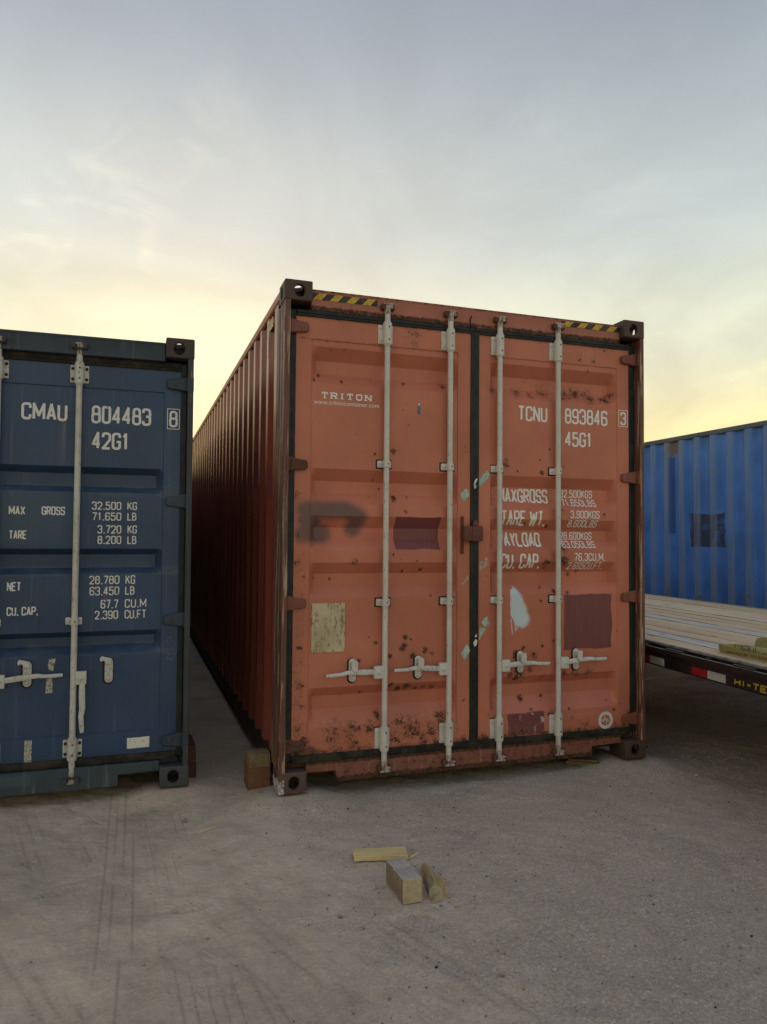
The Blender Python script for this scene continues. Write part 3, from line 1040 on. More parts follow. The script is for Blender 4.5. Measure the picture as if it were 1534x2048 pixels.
def lock_gear(c, door, xr, hs):
    """one locking bar with its guides, clamps, cams, keepers"""
    H = c['H']
    yr, ys = c['rod_y'], c['skin_y']
    m, mc = c['rod_mat'], c['cam_mat']
    zb, zt = 0.10, H - 0.105
    MB().cyl((xr, yr, zb), (xr, yr, zt), 0.0168, n=18).build('lock_rod', m, door)
    l, r = c['flange']
    for z0, z1 in ((c['br_top'][0], c['br_top'][1]), (c['br_bot'][0], c['br_bot'][1])):
        mb = MB()
        mb.box(xr - l, xr + r, ys - 0.016, ys - 0.001, z0 + 0.006, z1 - 0.006, 0.006, seg=2)
        mb.cyl((xr, yr, z0), (xr, yr, z1), 0.0265, n=18)
        mb.box(xr - 0.024, xr + 0.024, yr, ys - 0.01, z0 + 0.004, z1 - 0.004, 0.003)
        mb.cyl((xr, yr, z0 - 0.008), (xr, yr, z0 + 0.002), 0.0215, n=18)
        mb.cyl((xr, yr, z1 - 0.002), (xr, yr, z1 + 0.010), 0.0215, n=18)
        for zz in (z0 + 0.026, z1 - 0.026):
            mb.bolt(xr - l + 0.014, ys - 0.016, zz, 0.0085, 0.008, c['bolt_mi'])
            mb.bolt(xr + r - 0.012, ys - 0.016, zz, 0.0085, 0.008, c['bolt_mi'])
            mb.bolt(xr + 0.003, yr - 0.0255, zz, 0.005, 0.003, 1)
        mb.build('rod_bracket', [m, M_['clamp_rubber']], door)
        MB().box(xr - l - 0.004, xr + r + 0.004, ys - 0.003, ys + 0.004, z0 + 0.001, z1 - 0.001, 0.002).build('bracket_seal', M_['clamp_rubber'], door)
    for zc in c['clamps']:
        mb = MB()
        mb.box(xr - 0.050, xr + 0.038, ys - 0.014, ys - 0.002, zc - 0.021, zc + 0.021, 0.006, seg=2)
        mb.cyl((xr, yr, zc - 0.021), (xr, yr, zc + 0.021), 0.0225, n=16)
        mb.box(xr - 0.0215, xr + 0.0215, yr, ys - 0.008, zc - 0.0205, zc + 0.0205)
        mb.bolt(xr - 0.034, ys - 0.014, zc, 0.009, 0.008)
        mb.bolt(xr + 0.003, yr - 0.022, zc, 0.004, 0.003, 1)
        mb.bolt(xr + 0.028, ys - 0.014, zc, 0.006, 0.006)
        mb.build('rod_clamp', [m, M_['clamp_rubber']], door)
        if c['clamp_seal']:
            MB().box(xr - 0.056, xr + 0.044, ys - 0.004, ys + 0.004, zc - 0.028, zc + 0.028, 0.003).build('clamp_seal', M_['clamp_rubber'], door)
    for sg, ze in ((1, zt), (-1, zb)):
        mb = MB()
        mb.cyl((xr, yr, ze - sg * 0.03), (xr, yr, ze + sg * 0.012), 0.0195, 0.0185, n=14)
        mb.box(xr - 0.016, xr + 0.030, yr - 0.020, yr + 0.012, min(ze, ze + sg * 0.030), max(ze, ze + sg * 0.030), 0.004)
        mb.box(xr - 0.030, xr + 0.034, yr - 0.022, yr + 0.004, min(ze + sg * 0.024, ze + sg * 0.034), max(ze + sg * 0.024, ze + sg * 0.034), 0.003)
        mb.box(xr + 0.022, xr + 0.036, yr - 0.024, yr + 0.008, min(ze + sg * 0.004, ze + sg * 0.012), max(ze + sg * 0.004, ze + sg * 0.012), 0.002)
        mb.build('rod_cam', mc, door)
        mb = MB()
        for kx in (-0.031, 0.031):
            mb.box(xr + kx - 0.011, xr + kx + 0.011, c['hy'] - 0.034, c['hy'] + 0.006, ze - 0.005 if sg > 0 else ze - 0.030, ze + 0.030 if sg > 0 else ze + 0.005, 0.008, seg=2)
        mb.box(xr - 0.036, xr + 0.036, c['hy'] - 0.008, c['hy'], ze - 0.008, ze + 0.008, 0.002)
        mb.build('cam_keeper', M_['keeper' if c['name'] == 'red' else 'keeper_navy'], door)
    # handle on its hinge box and the latch plate that holds it
    z = 0.645
    if hs:
        sd, lx, tip, tz, hang = hs
        bx = xr + sd * 0.043
        mb = MB()
        mb.box(min(xr + sd * 0.012, xr + sd * 0.068), max(xr + sd * 0.012, xr + sd * 0.068), yr - 0.018, yr + 0.014, z - 0.036, z + 0.036, 0.004, seg=2)
        mb.bolt(bx, yr - 0.018, z, 0.010, 0.009)
        mb.build('handle_hub', m, door)
        mb = MB()
        if hang:
            mb.bar([(xr + 0.046, yr - 0.010, z - 0.03, 0.015, 0.007), (xr + 0.047, yr - 0.016, z - 0.10, 0.017, 0.007), (xr + 0.050, yr - 0.020, z - 0.17, 0.016, 0.008),
                    (xr + 0.044, yr - 0.022, z - 0.21, 0.014, 0.009), (xr + 0.048, yr - 0.018, z - 0.27, 0.013, 0.009), (xr + 0.050, yr - 0.016, z - 0.30, 0.010, 0.008)])
        else:
            L = tip - bx
            mb.bar([(bx + L * q, yr - 0.006 - w_, z + (tz - z) * q + dz, hz, hy) for q, w_, dz, hz, hy in
                    ((0.06, 0, 0.002, 0.0155, 0.007), (0.30, 0.002, 0.006, 0.0165, 0.007), (0.46, 0.004, 0.009, 0.014, 0.009), (0.60, 0.008, 0.010, 0.0125, 0.010),
                     (0.72, 0.012, 0.004, 0.0105, 0.010), (0.90, 0.012, 0.001, 0.0105, 0.009), (1.0, 0.010, 0.0, 0.009, 0.007))])
        mb.build('handle', M_['galv'] if c['name'] == 'red' else m, door)
        zl = 0.658 if c['name'] == 'red' else 0.672
        mb = MB()
        mb.prism([(lx + a, zl + b) for a, b in stadium(0.0225, 0.068)], 'y', ys - 0.012, ys - 0.001, 0.003)
        mb.bolt(lx, ys - 0.012, zl + 0.045, 0.011, 0.009)
        mb.bolt(lx, ys - 0.012, zl - 0.046, 0.011, 0.009)
        if hang or c['name'] != 'red':
            mb.prism([(lx - 0.004 + a, zl + 0.058 + b) for a, b in ((0.020, 0.012), (-0.016, 0.020), (-0.036, 0.026), (-0.046, 0.010), (-0.040, -0.006), (-0.022, 0.002), (-0.012, -0.020), (0.016, -0.026))], 'y', ys - 0.024, ys - 0.010, 0.003)
        else:
            mb.prism([(lx + a, zl + b) for a, b in ((-0.016, 0.058), (0.012, 0.062), (0.019, 0.05), (0.018, 0.012), (0.024, 0.002), (0.012, -0.008), (-0.004, -0.006), (-0.019, 0.012))], 'y', yr - 0.026, yr - 0.017, 0.003)
            mb.box(lx - 0.015, lx + 0.015, yr - 0.02, ys - 0.008, zl + 0.024, zl + 0.05, 0.003)
        mb.build('handle_latch', m, door)
        MB().prism([(lx - 0.003 + a, zl - 0.002 + b) for a, b in stadium(0.029, 0.074)], 'y', ys - 0.004, ys + 0.004).build('latch_seal', M_['clamp_rubber'], door)


def make_container(c):
    H, L = c['H'], 12.192
    root = thing(c['obj'], c['label'], 'container', c['loc'], c['rot'])
    # castings
    for sx in (1, -1):
        for sy in (1, -1):
            for sz in (1, -1):
                o = link(bpy.data.objects.new('corner_casting', CAST.copy()), root)
                o.data.materials.clear()
                o.data.materials.append(c['cast_top'] if sz > 0 or (sx < 0 and c['name'] == 'red') else c['cast_low'])
                o.location = (0 if sx > 0 else W, 0 if sy > 0 else L, H if sz > 0 else 0)
                o.scale = (sx, sy, sz)
    # posts
    for sx in (1, -1):
        P = [(0.004, 0.002), (0.036, 0.002), (0.036, 0.118), (0.052, 0.118), (0.052, 0.124), (0.050, 0.130), (0.050, 0.26), (0.006, 0.26), (0.006, 0.175), (0.016, 0.168), (0.016, 0.150),
             (0.005, 0.142), (0.005, 0.085), (0.014, 0.080), (0.014, 0.066), (0.004, 0.060)]
        pts = [(x if sx > 0 else W - x, y) for x, y in P]
        MB().prism(pts, 'z', 0.116, H - 0.116, 0.0025).build('corner_post', c['post_mat'], root)
        B('corner_post', c['frame_mat'], root, *((0.008, 0.15) if sx > 0 else (W - 0.15, W - 0.008)), L - 0.15, L - 0.006, 0.117, H - 0.117)
    # rails, side sheets, roof, floor, far end
    for mir in (False, True):
        q = lambda a, b: (W - b, W - a) if mir else (a, b)
        x0, x1 = q(0.004, 0.064)
        B('top_rail', c['rail_mat'], root, x0, x1, 0.177, L - 0.177, H - 0.072, H - 0.010, 0.010)
        x0, x1 = q(0.024, 0.062)
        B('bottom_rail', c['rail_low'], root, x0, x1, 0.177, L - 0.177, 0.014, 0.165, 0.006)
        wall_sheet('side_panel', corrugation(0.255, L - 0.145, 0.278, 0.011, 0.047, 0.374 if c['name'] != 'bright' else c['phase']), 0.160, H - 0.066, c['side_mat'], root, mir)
    rp = []
    y = 0.18
    while y < L - 0.2:
        rp += [(y, 0), (y + 0.05, 0.0), (y + 0.07, 0.02), (y + 0.15, 0.02), (y + 0.17, 0.0)]
        y += 0.209
    MB().loft([[(x, yy, H - 0.040 + zz) for yy, zz in rp] for x in (0.055, W - 0.055)], closed=False).build('roof_panel', c['rail_mat'], root, smooth=False)
    B('floor', c['floor_mat'], root, 0.055, W - 0.055, 0.10, L - 0.08, 0.10, 0.15)
    for k in range(40):
        B('cross_member', c['floor_mat'], root, 0.060, W - 0.060, 0.25 + k * 0.3, 0.30 + k * 0.3, 0.02, 0.101, 0)
    MB().box(0.15, W - 0.15, L - 0.06, L - 0.03, 0.10, H - 0.05).build('end_wall', c['side_mat'], root)
    # header and sill
    g = 0.164
    if c['doors']:
        zh = c['z_header']
        hy = c['hy']
        mb = MB().prism([(hy, zh), (hy, H - 0.046), (hy - 0.004, H - 0.042), (hy - 0.004, H - 0.032), (hy + 0.004, H - 0.030), (0.17, H - 0.030), (0.17, zh)], 'x', g, W - g, 0.003)
        mb.build('header', c['header_mat'], root)
        f0, f1 = 0.339, W - 0.386
        mb = MB().prism([(g, 0.097), (f0, 0.093), (f0 + 0.008, 0.031), (f1, 0.031), (f1 + 0.002, 0.094), (W - g, 0.098), (W - g, 0.152), (g, 0.152)], 'y', hy + 0.002, hy + 0.022, 0.002)
        mb.box(g, W - g, hy + 0.022, 0.16, 0.128, 0.150)
        for xa in (f0 + 0.006, f1 - 0.004):
            mb.box(xa - 0.004, xa + 0.004, hy + 0.023, 0.5, 0.034, 0.126)
        mb.build('sill', c['sill_mat'], root)
        zd0, zd1 = 0.192, c['z_door']
        for di, D in enumerate(c['door_defs']):
            D['y'] = c['door_y']
            D['seed'] = di * 7.3
            f, folds = door_profile(D)
            me = door_mesh(D, f, folds, zd0, zd1, c['step'], c['attrs'] if c['attrs'] else None)
            door = finish('door', me, c['door_mat'], root, smooth=True, ang=20)
            D['f'], D['folds'], D['obj'] = f, folds, door
            x0, x1 = D['x'][0], D['x'][3]
            rb, rd = M_['rubber'], M_['rubber_dirty']
            xa, xb = (0.037, x0 + 0.003) if di == 0 else (x1 - 0.003, W - 0.037)
            B('gasket', rb, door, xa, xb, c['door_y'] + 0.002, c['door_y'] + 0.05, 0.16, zh + 0.002, 0.004)
            xm0, xm1 = (x0, x1 + 0.024) if di == 0 else (x0 - 0.024, x1)
            mb = MB().box(xm0, xm1, c['door_y'] - 0.012, c['door_y'] + 0.05, zd1 - 0.002, zh + 0.001, 0.006, seg=2)
            mb.box(xm0, xm1, c['door_y'] - 0.017, c['door_y'] - 0.008, zd1 + 0.012, zd1 + 0.020, 0.003)
            mb.build('gasket', rb if c['name'] == 'red' else rd, door)
            MB().box(xm0, xm1, c['door_y'] - 0.016, c['door_y'] + 0.05, 0.153, zd0 + 0.003, 0.006, seg=2).build('gasket', rd, door)
            if di == 0:
                xc = (x1 + c['door_defs'][1]['x'][0]) / 2
                mb = MB().box(x1 - 0.004, c['door_defs'][1]['x'][0] + 0.004, c['door_y'] - 0.010, c['door_y'] + 0.05, 0.166, zd1 + 0.010, 0.006, seg=2)
                mb.box(xc - 0.010, xc + 0.010, c['door_y'] - 0.015, c['door_y'], 0.166, zd1 + 0.010, 0.004)
                mb.build('gasket', rb, door)
            # hinges
            for hi, zc in enumerate(c['hinges']):
                mb = MB()
                T = [(0.012, 0.040), (0.040, 0.043), (0.066, 0.040), (0.100, 0.030), (0.142, 0.026), (0.152, 0.016), (0.152, -0.020), (0.143, -0.029), (0.100, -0.032), (0.066, -0.038), (0.040, -0.040), (0.012, -0.040)]
                pts = [(a if di == 0 else W - a, zc + b) for a, b in T]
                mb.prism(pts, 'y', c['door_y'] - 0.024, c['door_y'] - 0.001, 0.005)
                px_ = 0.022 if di == 0 else W - 0.022
                mb.cyl((px_, 0.022, zc - 0.041), (px_, 0.022, zc + 0.041), 0.021, n=14)
                bx_ = 0.112 if di == 0 else W - 0.112
                mb.bolt(bx_, c['door_y'] - 0.024, zc - 0.002, 0.012, 0.004)
                hm = M_['hinge_rust'] if (c['name'] == 'red' and di == 0 and hi in (1, 3)) else c['hinge_mat']
                mb.build('hinge', hm, door)
            for xr, hs in D['rods']:
                lock_gear(c, door, xr, hs)
    else:
        B('header', c['rail_mat'], root, g, W - g, 0.003, 0.10, H - 0.16, H - 0.03)
        B('sill', c['rail_mat'], root, g, W - g, 0.003, 0.10, 0.03, 0.16)
        MB().box(0.15, W - 0.15, 0.03, 0.06, 0.10, H - 0.05).build('end_wall', c['side_mat'], root)
    return root


# ------------------------------------------------------------------ rust-red container
RUSTS = [(0.802,2.665,0.098,0.5),(0.453,2.037,0.008,0.8),(0.513,1.931,0.008,0.8),(0.564,1.925,0.014,0.8),(0.68,1.95,0.028,0.8),(0.761,2.24,0.012,0.8),(0.739,2.201,0.011,0.7),(0.775,2.112,0.009,0.8),(0.566,1.774,0.014,0.8),(0.358,2.715,0.025,0.6),(0.359,2.662,0.012,0.5),(0.226,2.376,0.02,0.8),(0.358,2.346,0.018,0.8),(0.186,2.341,0.023,0.7),(0.751,2.368,0.019,0.7),(1.011,2.371,0.033,0.7),(0.29,2.53,0.015,0.6),(0.368,2.533,0.013,0.6),(0.684,2.579,0.026,0.6),(0.696,1.669,0.03,0.9),(0.783,1.675,0.014,0.8),(0.541,1.673,0.008,0.8),(0.609,1.724,0.012,0.8),(0.766,1.584,0.019,0.8),(0.685,1.33,0.012,0.8),(0.733,1.302,0.012,0.8),(0.444,1.286,0.033,0.7),(0.838,1.293,0.008,0.8),(0.756,1.228,0.014,0.8),(0.874,1.24,0.018,0.8),(0.212,1.192,0.013,0.8),(0.309,1.187,0.015,0.8),(0.929,1.082,0.016,0.8),(0.763,0.837,0.023,0.9),(0.798,0.824,0.014,0.8),(0.755,0.777,0.035,0.9),(0.583,0.811,0.015,0.8),(0.536,0.845,0.01,0.8),(0.098,1.661,0.036,0.6),(0.101,1.442,0.036,0.6),(0.103,1.286,0.036,0.65),(0.912,0.89,0.009,0.6),(0.579,0.812,0.024,0.8),(0.765,0.833,0.025,0.9),(0.746,0.769,0.036,0.9),(0.816,0.729,0.03,0.9),(0.891,0.754,0.026,0.9),(0.942,0.733,0.02,0.8),(0.479,0.711,0.019,0.8),(0.667,0.726,0.022,0.8),(0.673,0.56,0.031,0.95),(0.728,0.525,0.032,0.95),(0.782,0.545,0.032,0.95),(0.495,0.52,0.019,0.85),(0.377,0.505,0.011,0.8),(0.847,0.528,0.024,0.7),(0.897,0.53,0.03,0.75),(0.948,0.527,0.031,0.75),(0.602,0.382,0.039,0.9),(0.729,0.346,0.049,0.8),(0.809,0.294,0.09,0.85),(0.939,0.303,0.082,0.8),(0.71,0.247,0.069,0.8),(0.99,0.337,0.062,0.8),(0.91,0.213,0.102,0.7),(0.328,0.312,0.084,0.7),(0.44,0.312,0.076,0.75),(0.554,0.313,0.058,0.75),(0.348,0.221,0.047,0.8),(0.441,0.232,0.066,0.8),(0.121,0.802,0.032,0.7),(0.124,0.582,0.032,0.75),(0.143,0.466,0.036,0.65),(0.127,0.344,0.045,0.9),(0.146,0.255,0.054,1.0),(0.128,0.204,0.063,1.0),(0.201,0.198,0.036,0.9),(1.146,0.222,0.031,0.7),(1.145,0.44,0.015,0.7),(1.508,0.702,0.034,0.95),(1.558,0.74,0.022,0.85),(1.635,0.696,0.037,0.95),(1.523,0.567,0.056,0.95),(1.473,0.578,0.04,0.9),(1.605,0.607,0.031,0.8),(1.559,0.417,0.031,0.85),(1.713,0.426,0.015,0.85),(1.703,0.4,0.01,0.8),(1.62,0.355,0.016,0.8),(1.749,0.32,0.029,0.8),(1.907,0.277,0.023,0.8),(1.895,0.342,0.013,0.8),(1.697,0.752,0.015,0.8),(1.855,0.559,0.042,0.75),(1.94,0.559,0.048,0.75),(2.037,0.559,0.049,0.75),(1.697,0.549,0.042,0.65),(1.314,0.34,0.018,0.7),(1.776,0.781,0.015,0.8),(2.234,0.315,0.016,0.7),(2.184,0.374,0.013,0.7),(2.279,0.35,0.013,0.8),(1.993,0.193,0.076,0.75),(2.233,0.175,0.067,0.85),(2.346,0.27,0.045,0.8),(1.281,0.203,0.039,0.75),(1.564,0.198,0.082,0.6),(1.149,0.447,0.015,0.7),(1.16,0.195,0.029,0.7),(1.847,1.619,0.012,0.8),(2.164,1.594,0.019,0.8),(1.577,1.526,0.018,0.8),(1.746,1.511,0.02,0.8),(1.867,1.362,0.037,0.85),(1.857,1.292,0.047,0.9),(1.726,1.27,0.046,0.85),(1.918,1.203,0.023,0.8),(1.98,1.225,0.023,0.8),(1.696,1.118,0.018,0.8),(1.686,1.035,0.014,0.8),(1.888,1.084,0.022,0.8),(1.786,1.095,0.022,0.8),(1.696,0.749,0.014,0.8),(1.564,0.745,0.021,0.8),(1.299,1.199,0.009,0.7),(1.124,0.95,0.008,0.8),(2.257,0.826,0.009,0.7),(1.751,2.01,0.013,0.85),(1.681,1.94,0.009,0.8),(1.431,1.908,0.035,0.75),(1.518,1.859,0.014,0.8),(1.696,1.857,0.022,0.8),(1.858,1.903,0.014,0.8),(2.04,2.545,0.015,0.85),(1.596,2.451,0.007,0.8),(2.163,2.688,0.012,0.85),(1.151,1.999,0.008,0.8),(1.156,1.965,0.008,0.8),(1.343,2.371,0.048,0.75),(1.527,2.367,0.044,0.8),(1.616,2.356,0.04,0.7),(1.706,2.38,0.061,0.7),(1.889,2.375,0.052,0.85),(1.962,2.389,0.063,0.85),(2.066,2.374,0.064,0.85),(2.183,2.368,0.054,0.8),(2.077,2.616,0.032,0.6),(1.972,2.635,0.052,0.5),(2.237,2.4,0.032,0.7)]


def a_rust(XX, ZZ):
    a = np.zeros_like(XX)
    for x, z, r, s_ in RUSTS:
        m_ = (np.abs(XX - x) < r * 3) & (np.abs(ZZ - z) < r * 3)
        if m_.any():
            d = np.hypot(XX[m_] - x, ZZ[m_] - z) / r
            pk = np.interp(r, (0.010, 0.024, 0.045), (0.82, 0.74, 0.64)) * (0.42 + 0.62 * s_)
            a[m_] = np.maximum(a[m_], pk * np.exp(-(d / np.interp(r, (0.01, 0.05), (0.95, 1.35))) ** 2))
    for x, z, r, s_ in RUSTS:            # rust water running down from the larger spots
        if r > 0.017:
            m_ = (np.abs(XX - x) < r * 1.5) & (ZZ < z) & (ZZ > z - 0.22)
            a[m_] = np.maximum(a[m_], 0.30 * s_ * np.exp(-((XX[m_] - x) / (r * 0.45)) ** 2) * (1 - (z - ZZ[m_]) / 0.22))
    a = np.maximum(a, 0.52 * sst(ZZ, 0.27, 0.195))
    a = np.maximum(a, 0.34 * sst(np.abs(ZZ - 0.27), 0.12, 0.0) * (0.6 + 0.4 * sst(XX, 1.3, 1.1)))
    a = np.maximum(a, 0.40 * sst(np.abs(ZZ - 2.58), 0.03, 0.0) * sst(XX, 1.3, 1.1))
    a = np.maximum(a, 0.30 * sst(np.abs(XX - 0.172), 0.012, 0.0))
    a = np.maximum(a, 0.38 * sst(np.abs(XX - 0.12), 0.05, 0.02) * sst(ZZ, 2.0, 1.4))
    a = np.maximum(a, 0.20 * sst(np.abs(XX - 1.14), 0.04, 0.0))
    edge = np.minimum(np.minimum(np.abs(XX - 0.081), np.abs(XX - 2.352)), np.minimum(np.abs(XX - 1.188), np.abs(XX - 1.237)))
    a = np.maximum(a, 0.36 * sst(edge, 0.022, 0.0))
    a = np.maximum(a, 0.42 * sst(ZZ, 2.675, 2.706))
    return a


def seg_d(XX, ZZ, a, b):
    ax, az, bx, bz = *a, *b
    t = np.clip(((XX - ax) * (bx - ax) + (ZZ - az) * (bz - az)) / ((bx - ax) ** 2 + (bz - az) ** 2), 0, 1)
    return np.hypot(XX - ax - t * (bx - ax), ZZ - az - t * (bz - az))


def a_patch(XX, ZZ):
    j = (fbm(XX * 9, ZZ * 9, 3, 5) - 0.5) * 0.022
    a = np.zeros_like(XX)
    for x0, x1, z0, z1 in ((0.704, 0.992, 1.362, 1.556), (1.856, 2.218, 0.718, 1.073), (1.445, 1.708, 0.196, 0.338)):
        d = np.minimum(np.minimum(XX - x0, x1 - XX), np.minimum(ZZ - z0, z1 - ZZ)) + j
        a = np.maximum(a, np.clip(d / 0.012 + 0.5, 0, 1))
    return a


def a_spray(XX, ZZ):
    d = np.full_like(XX, 9.0)
    for a, b in (((0.15, 1.585), (0.39, 1.590)), ((0.39, 1.590), (0.468, 1.548)), ((0.468, 1.548), (0.445, 1.488)), ((0.15, 1.53), (0.20, 1.52)), ((0.14, 1.448), (0.255, 1.452)), ((0.16, 1.49), (0.20, 1.47))):
        d = np.minimum(d, seg_d(XX, ZZ, a, b))
    return sst(d, 0.095, 0.014) * (0.75 + 0.25 * fbm(XX * 30, ZZ * 30, 8, 2))


def a_white(XX, ZZ):
    a = np.zeros_like(XX)
    for x, z, rx, rz in ((1.497, 1.070, 0.030, 0.045), (1.508, 1.020, 0.042, 0.060), (1.520, 0.970, 0.052, 0.060), (1.540, 0.925, 0.050, 0.045)):
        d = np.hypot((XX - x) / rx, (ZZ - z) / rz)
        a = np.maximum(a, np.where(XX < x, sst(d, 1.12, 0.88), sst(d, 1.9, 0.62)))
    for x, z0, z1 in ((1.476, 0.90, 0.83), (1.500, 0.90, 0.85), (1.512, 0.89, 0.855), (1.524, 0.89, 0.862)):
        a = np.maximum(a, 0.8 * sst(np.abs(XX - x - (0.9 - ZZ) * 0.1), 0.006, 0.001) * (ZZ < z0 + .03) * (ZZ > z1))
    return a


def a_grime(XX, ZZ):
    a = 0.55 * sst(ZZ, 0.245, 0.20) + 0.22 * sst(np.abs(ZZ - 0.30), 0.09, 0.0) * sst(np.abs(XX - 0.85), 0.35, 0.1)
    a = a + 0.8 * sst(np.hypot((XX - 0.10) / 1.7, ZZ - 0.21), 0.12, 0.02)
    a = a + 0.5 * sst(ZZ, 2.69, 2.706) + 0.35 * sst(np.abs(ZZ - 2.575), 0.012, 0.0)
    return a


gro_red = [(2.541, 2.468, 2.390, 2.325), (1.829, 1.760, 1.688, 1.622), (1.555, 1.487, 1.422, 1.351), (1.283, 1.217, 1.150, 1.081), (0.566, 0.510, 0.436, 0.338)]
red = dict(name='red', hy=HY, obj='shipping_container', H=2.896, loc=(0, 0, 0.055), rot=(0, 0, 0), doors=True,
           label='tall rust-red shipping container with four cream locking bars, in the middle',
           cast_top=M_['casting'], cast_low=M_['casting_low'], post_mat=M_['post'], frame_mat=M_['red'], rail_mat=M_['red'], rail_low=M_['rail_shade'], side_mat=M_['red_side'],
           floor_mat=M_['hinge_rust'], header_mat=M_['red_header'], sill_mat=M_['red_sill'], door_mat=M_['red_door'], hinge_mat=M_['hinge'], rod_mat=M_['rod'], cam_mat=M_['cam'],
           z_header=2.742, z_door=2.708, door_y=0.060, skin_y=0.066, rod_y=0.032, step=0.005, flange=(0.052, 0.040), bolt_mi=0, clamp_seal=True,
           br_top=(2.580, 2.708), br_bot=(0.190, 0.322), clamps=(1.866, 1.049), hinges=(2.640, 1.845, 1.053, 0.250),
           attrs={'rust': a_rust, 'patch': a_patch, 'spray': a_spray, 'white': a_white, 'grime': a_grime},
           door_defs=[dict(x=(0.081, 0.172, 1.101, 1.188), grooves=gro_red, depth=0.054, seam=(0.30, 2.58),
                           rods=[(0.626, (-1, 0.437, 0.269, 0.640, False)), (1.036, (-1, 0.847, 0.680, 0.652, False))]),
                      dict(x=(1.237, 1.322, 2.263, 2.352), grooves=gro_red, depth=0.054, seam=(0.30, 2.58),
                           rods=[(1.374, (1, 1.535, 1.721, 0.647, False)), (1.793, (1, 1.941, 2.140, 0.660, False))])])
red_root = make_container(red)
dl, dr = red['door_defs']


def SL(D):
    return dict(surf=lambda x, z: float(D['f'](x, z)), folds=D['folds'])


hb = lambda x, z: HY - 0.0005
for x0, x1, z0, z1, n, lab in ((0.168, 0.566, 2.806, 2.845, 4, 'l'), (1.824, 2.272, 2.816, 2.852, 4, 'r')):
    hz = patch('hazard_tape', [(x0, z0), (x1, z0), (x1, z1), (x0, z1)], M_['hazard_black'], red_root, hb, 0.001)
    k = (x1 - x0) / n
    for i in range(n):
        a = x0 + i * k + 0.004
        patch('yellow_stripe', [(a, z0), (a + k * 0.50, z0), (min(a + k * 0.50 + 0.036, x1), z1), (a + 0.036, z1)], M_['yellow'], hz, hb, 0.0022)
# lettering of the right door
w = M_['white']
for txt, x0, x1, z0, z1, t, kw in (
        ('TCNU', 1.520, 1.733, 2.183, 2.281, 0.0135, {}), ('893846', 1.862, 2.189, 2.184, 2.286, 0.0135, {}), ('3', 2.286, 2.332, 2.198, 2.286, 0.012, {}), ('45G1', 1.862, 2.067, 2.035, 2.132, 0.0135, {}),
        ('MAXGROSS', 1.399, 1.765, 1.661, 1.753, 0.0125, {}), ('32.500KGS', 1.856, 2.105, 1.703, 1.755, 0.0064, {}), ('71.650LBS', 1.858, 2.120, 1.646, 1.694, 0.0062, {}),
        ('TARE WT.', 1.402, 1.728, 1.513, 1.611, 0.0125, {}), ('3.900KGS', 1.904, 2.126, 1.567, 1.619, 0.0064, {}), ('8.600LBS', 1.896, 2.118, 1.510, 1.556, 0.0062, {}),
        ('PAYLOAD', 1.400, 1.707, 1.380, 1.472, 0.0125, {}), ('28.600KGS', 1.856, 2.100, 1.428, 1.478, 0.0064, {}), ('63.050LBS', 1.860, 2.113, 1.374, 1.421, 0.0062, {}),
        ('CU. CAP.', 1.402, 1.690, 1.241, 1.337, 0.0125, {}), ('76.3CU.M.', 1.932, 2.168, 1.290, 1.342, 0.0064, {}), ('2.695CU.FT.', 1.894, 2.162, 1.234, 1.283, 0.0060, {})):
    lettering(txt, x0, x1, z0, z1, t, w, dr['obj'], **SL(dr), **kw)
lb = bmesh.new()
q = [Vector(p) for p in ((2.274, 2.188), (2.274, 2.297), (2.344, 2.297), (2.344, 2.188), (2.272, 2.188))]
ribbon(lb, q, 0.0045, float(dr['f'](2.31, 2.24)) - 0.0022)
me = bpy.data.meshes.new('check_digit_box')
lb.to_mesh(me)
lb.free()
finish('check_digit_box', me, w, dr['obj'], smooth=False)
lettering('TRITON', 0.234, 0.540, 2.237, 2.276, 0.0085, w, dl['obj'], **SL(dl), serif=True, gap=0.75)


def font_text(txt, x0, x1, zb, mat, parent, surf, name='lettering', lift=0.0016):
    cu = bpy.data.curves.new('tmp', 'FONT')
    cu.body = txt
    cu.resolution_u = 2
    o = link(bpy.data.objects.new('tmp', cu))
    dg = bpy.context.evaluated_depsgraph_get()
    me = bpy.data.meshes.new_from_object(o.evaluated_get(dg))
    bpy.data.objects.remove(o)
    co = np.empty(len(me.vertices) * 3, dtype=np.float32)
    me.vertices.foreach_get('co', co)
    co = co.reshape(-1, 3)
    k = (x1 - x0) / (co[:, 0].max() - co[:, 0].min())
    x = x0 + (co[:, 0] - co[:, 0].min()) * k
    z = zb + co[:, 1] * k
    out = np.stack([x, [surf(a, b) - lift for a, b in zip(x, z)], z], -1)
    me.vertices.foreach_set('co', out.astype(np.float32).ravel())
    me.name = name
    return finish(name, me, mat, parent, smooth=False)


font_text('www.tritoncontainer.com', 0.190, 0.588, 2.203, w, dl['obj'], SL(dl)['surf'])
patch('sticker', [(0.833, 2.182), (0.856, 2.180), (0.852, 2.225), (0.848, 2.238), (0.838, 2.238), (0.836, 2.225)], M_['sticker_blue'], dl['obj'], SL(dl)['surf'])
patch('sticker', [(0.838, 2.236), (0.848, 2.236), (0.848, 2.248), (0.838, 2.248)], M_['sticker_white'], dl['obj'], SL(dl)['surf'], 0.002)
pl = MB().box(0.190, 0.390, 0.0600, 0.0640, 0.767, 1.049, 0.002)
for a, b in ((0.196, 0.905), (0.384, 0.905), (0.2, 1.04), (0.38, 1.04), (0.2, 0.776), (0.38, 0.776)):
    pl.bolt(a, 0.0600, b, 0.004, 0.002)
pl.build('data_plate', M_['plate'], dl['obj'])
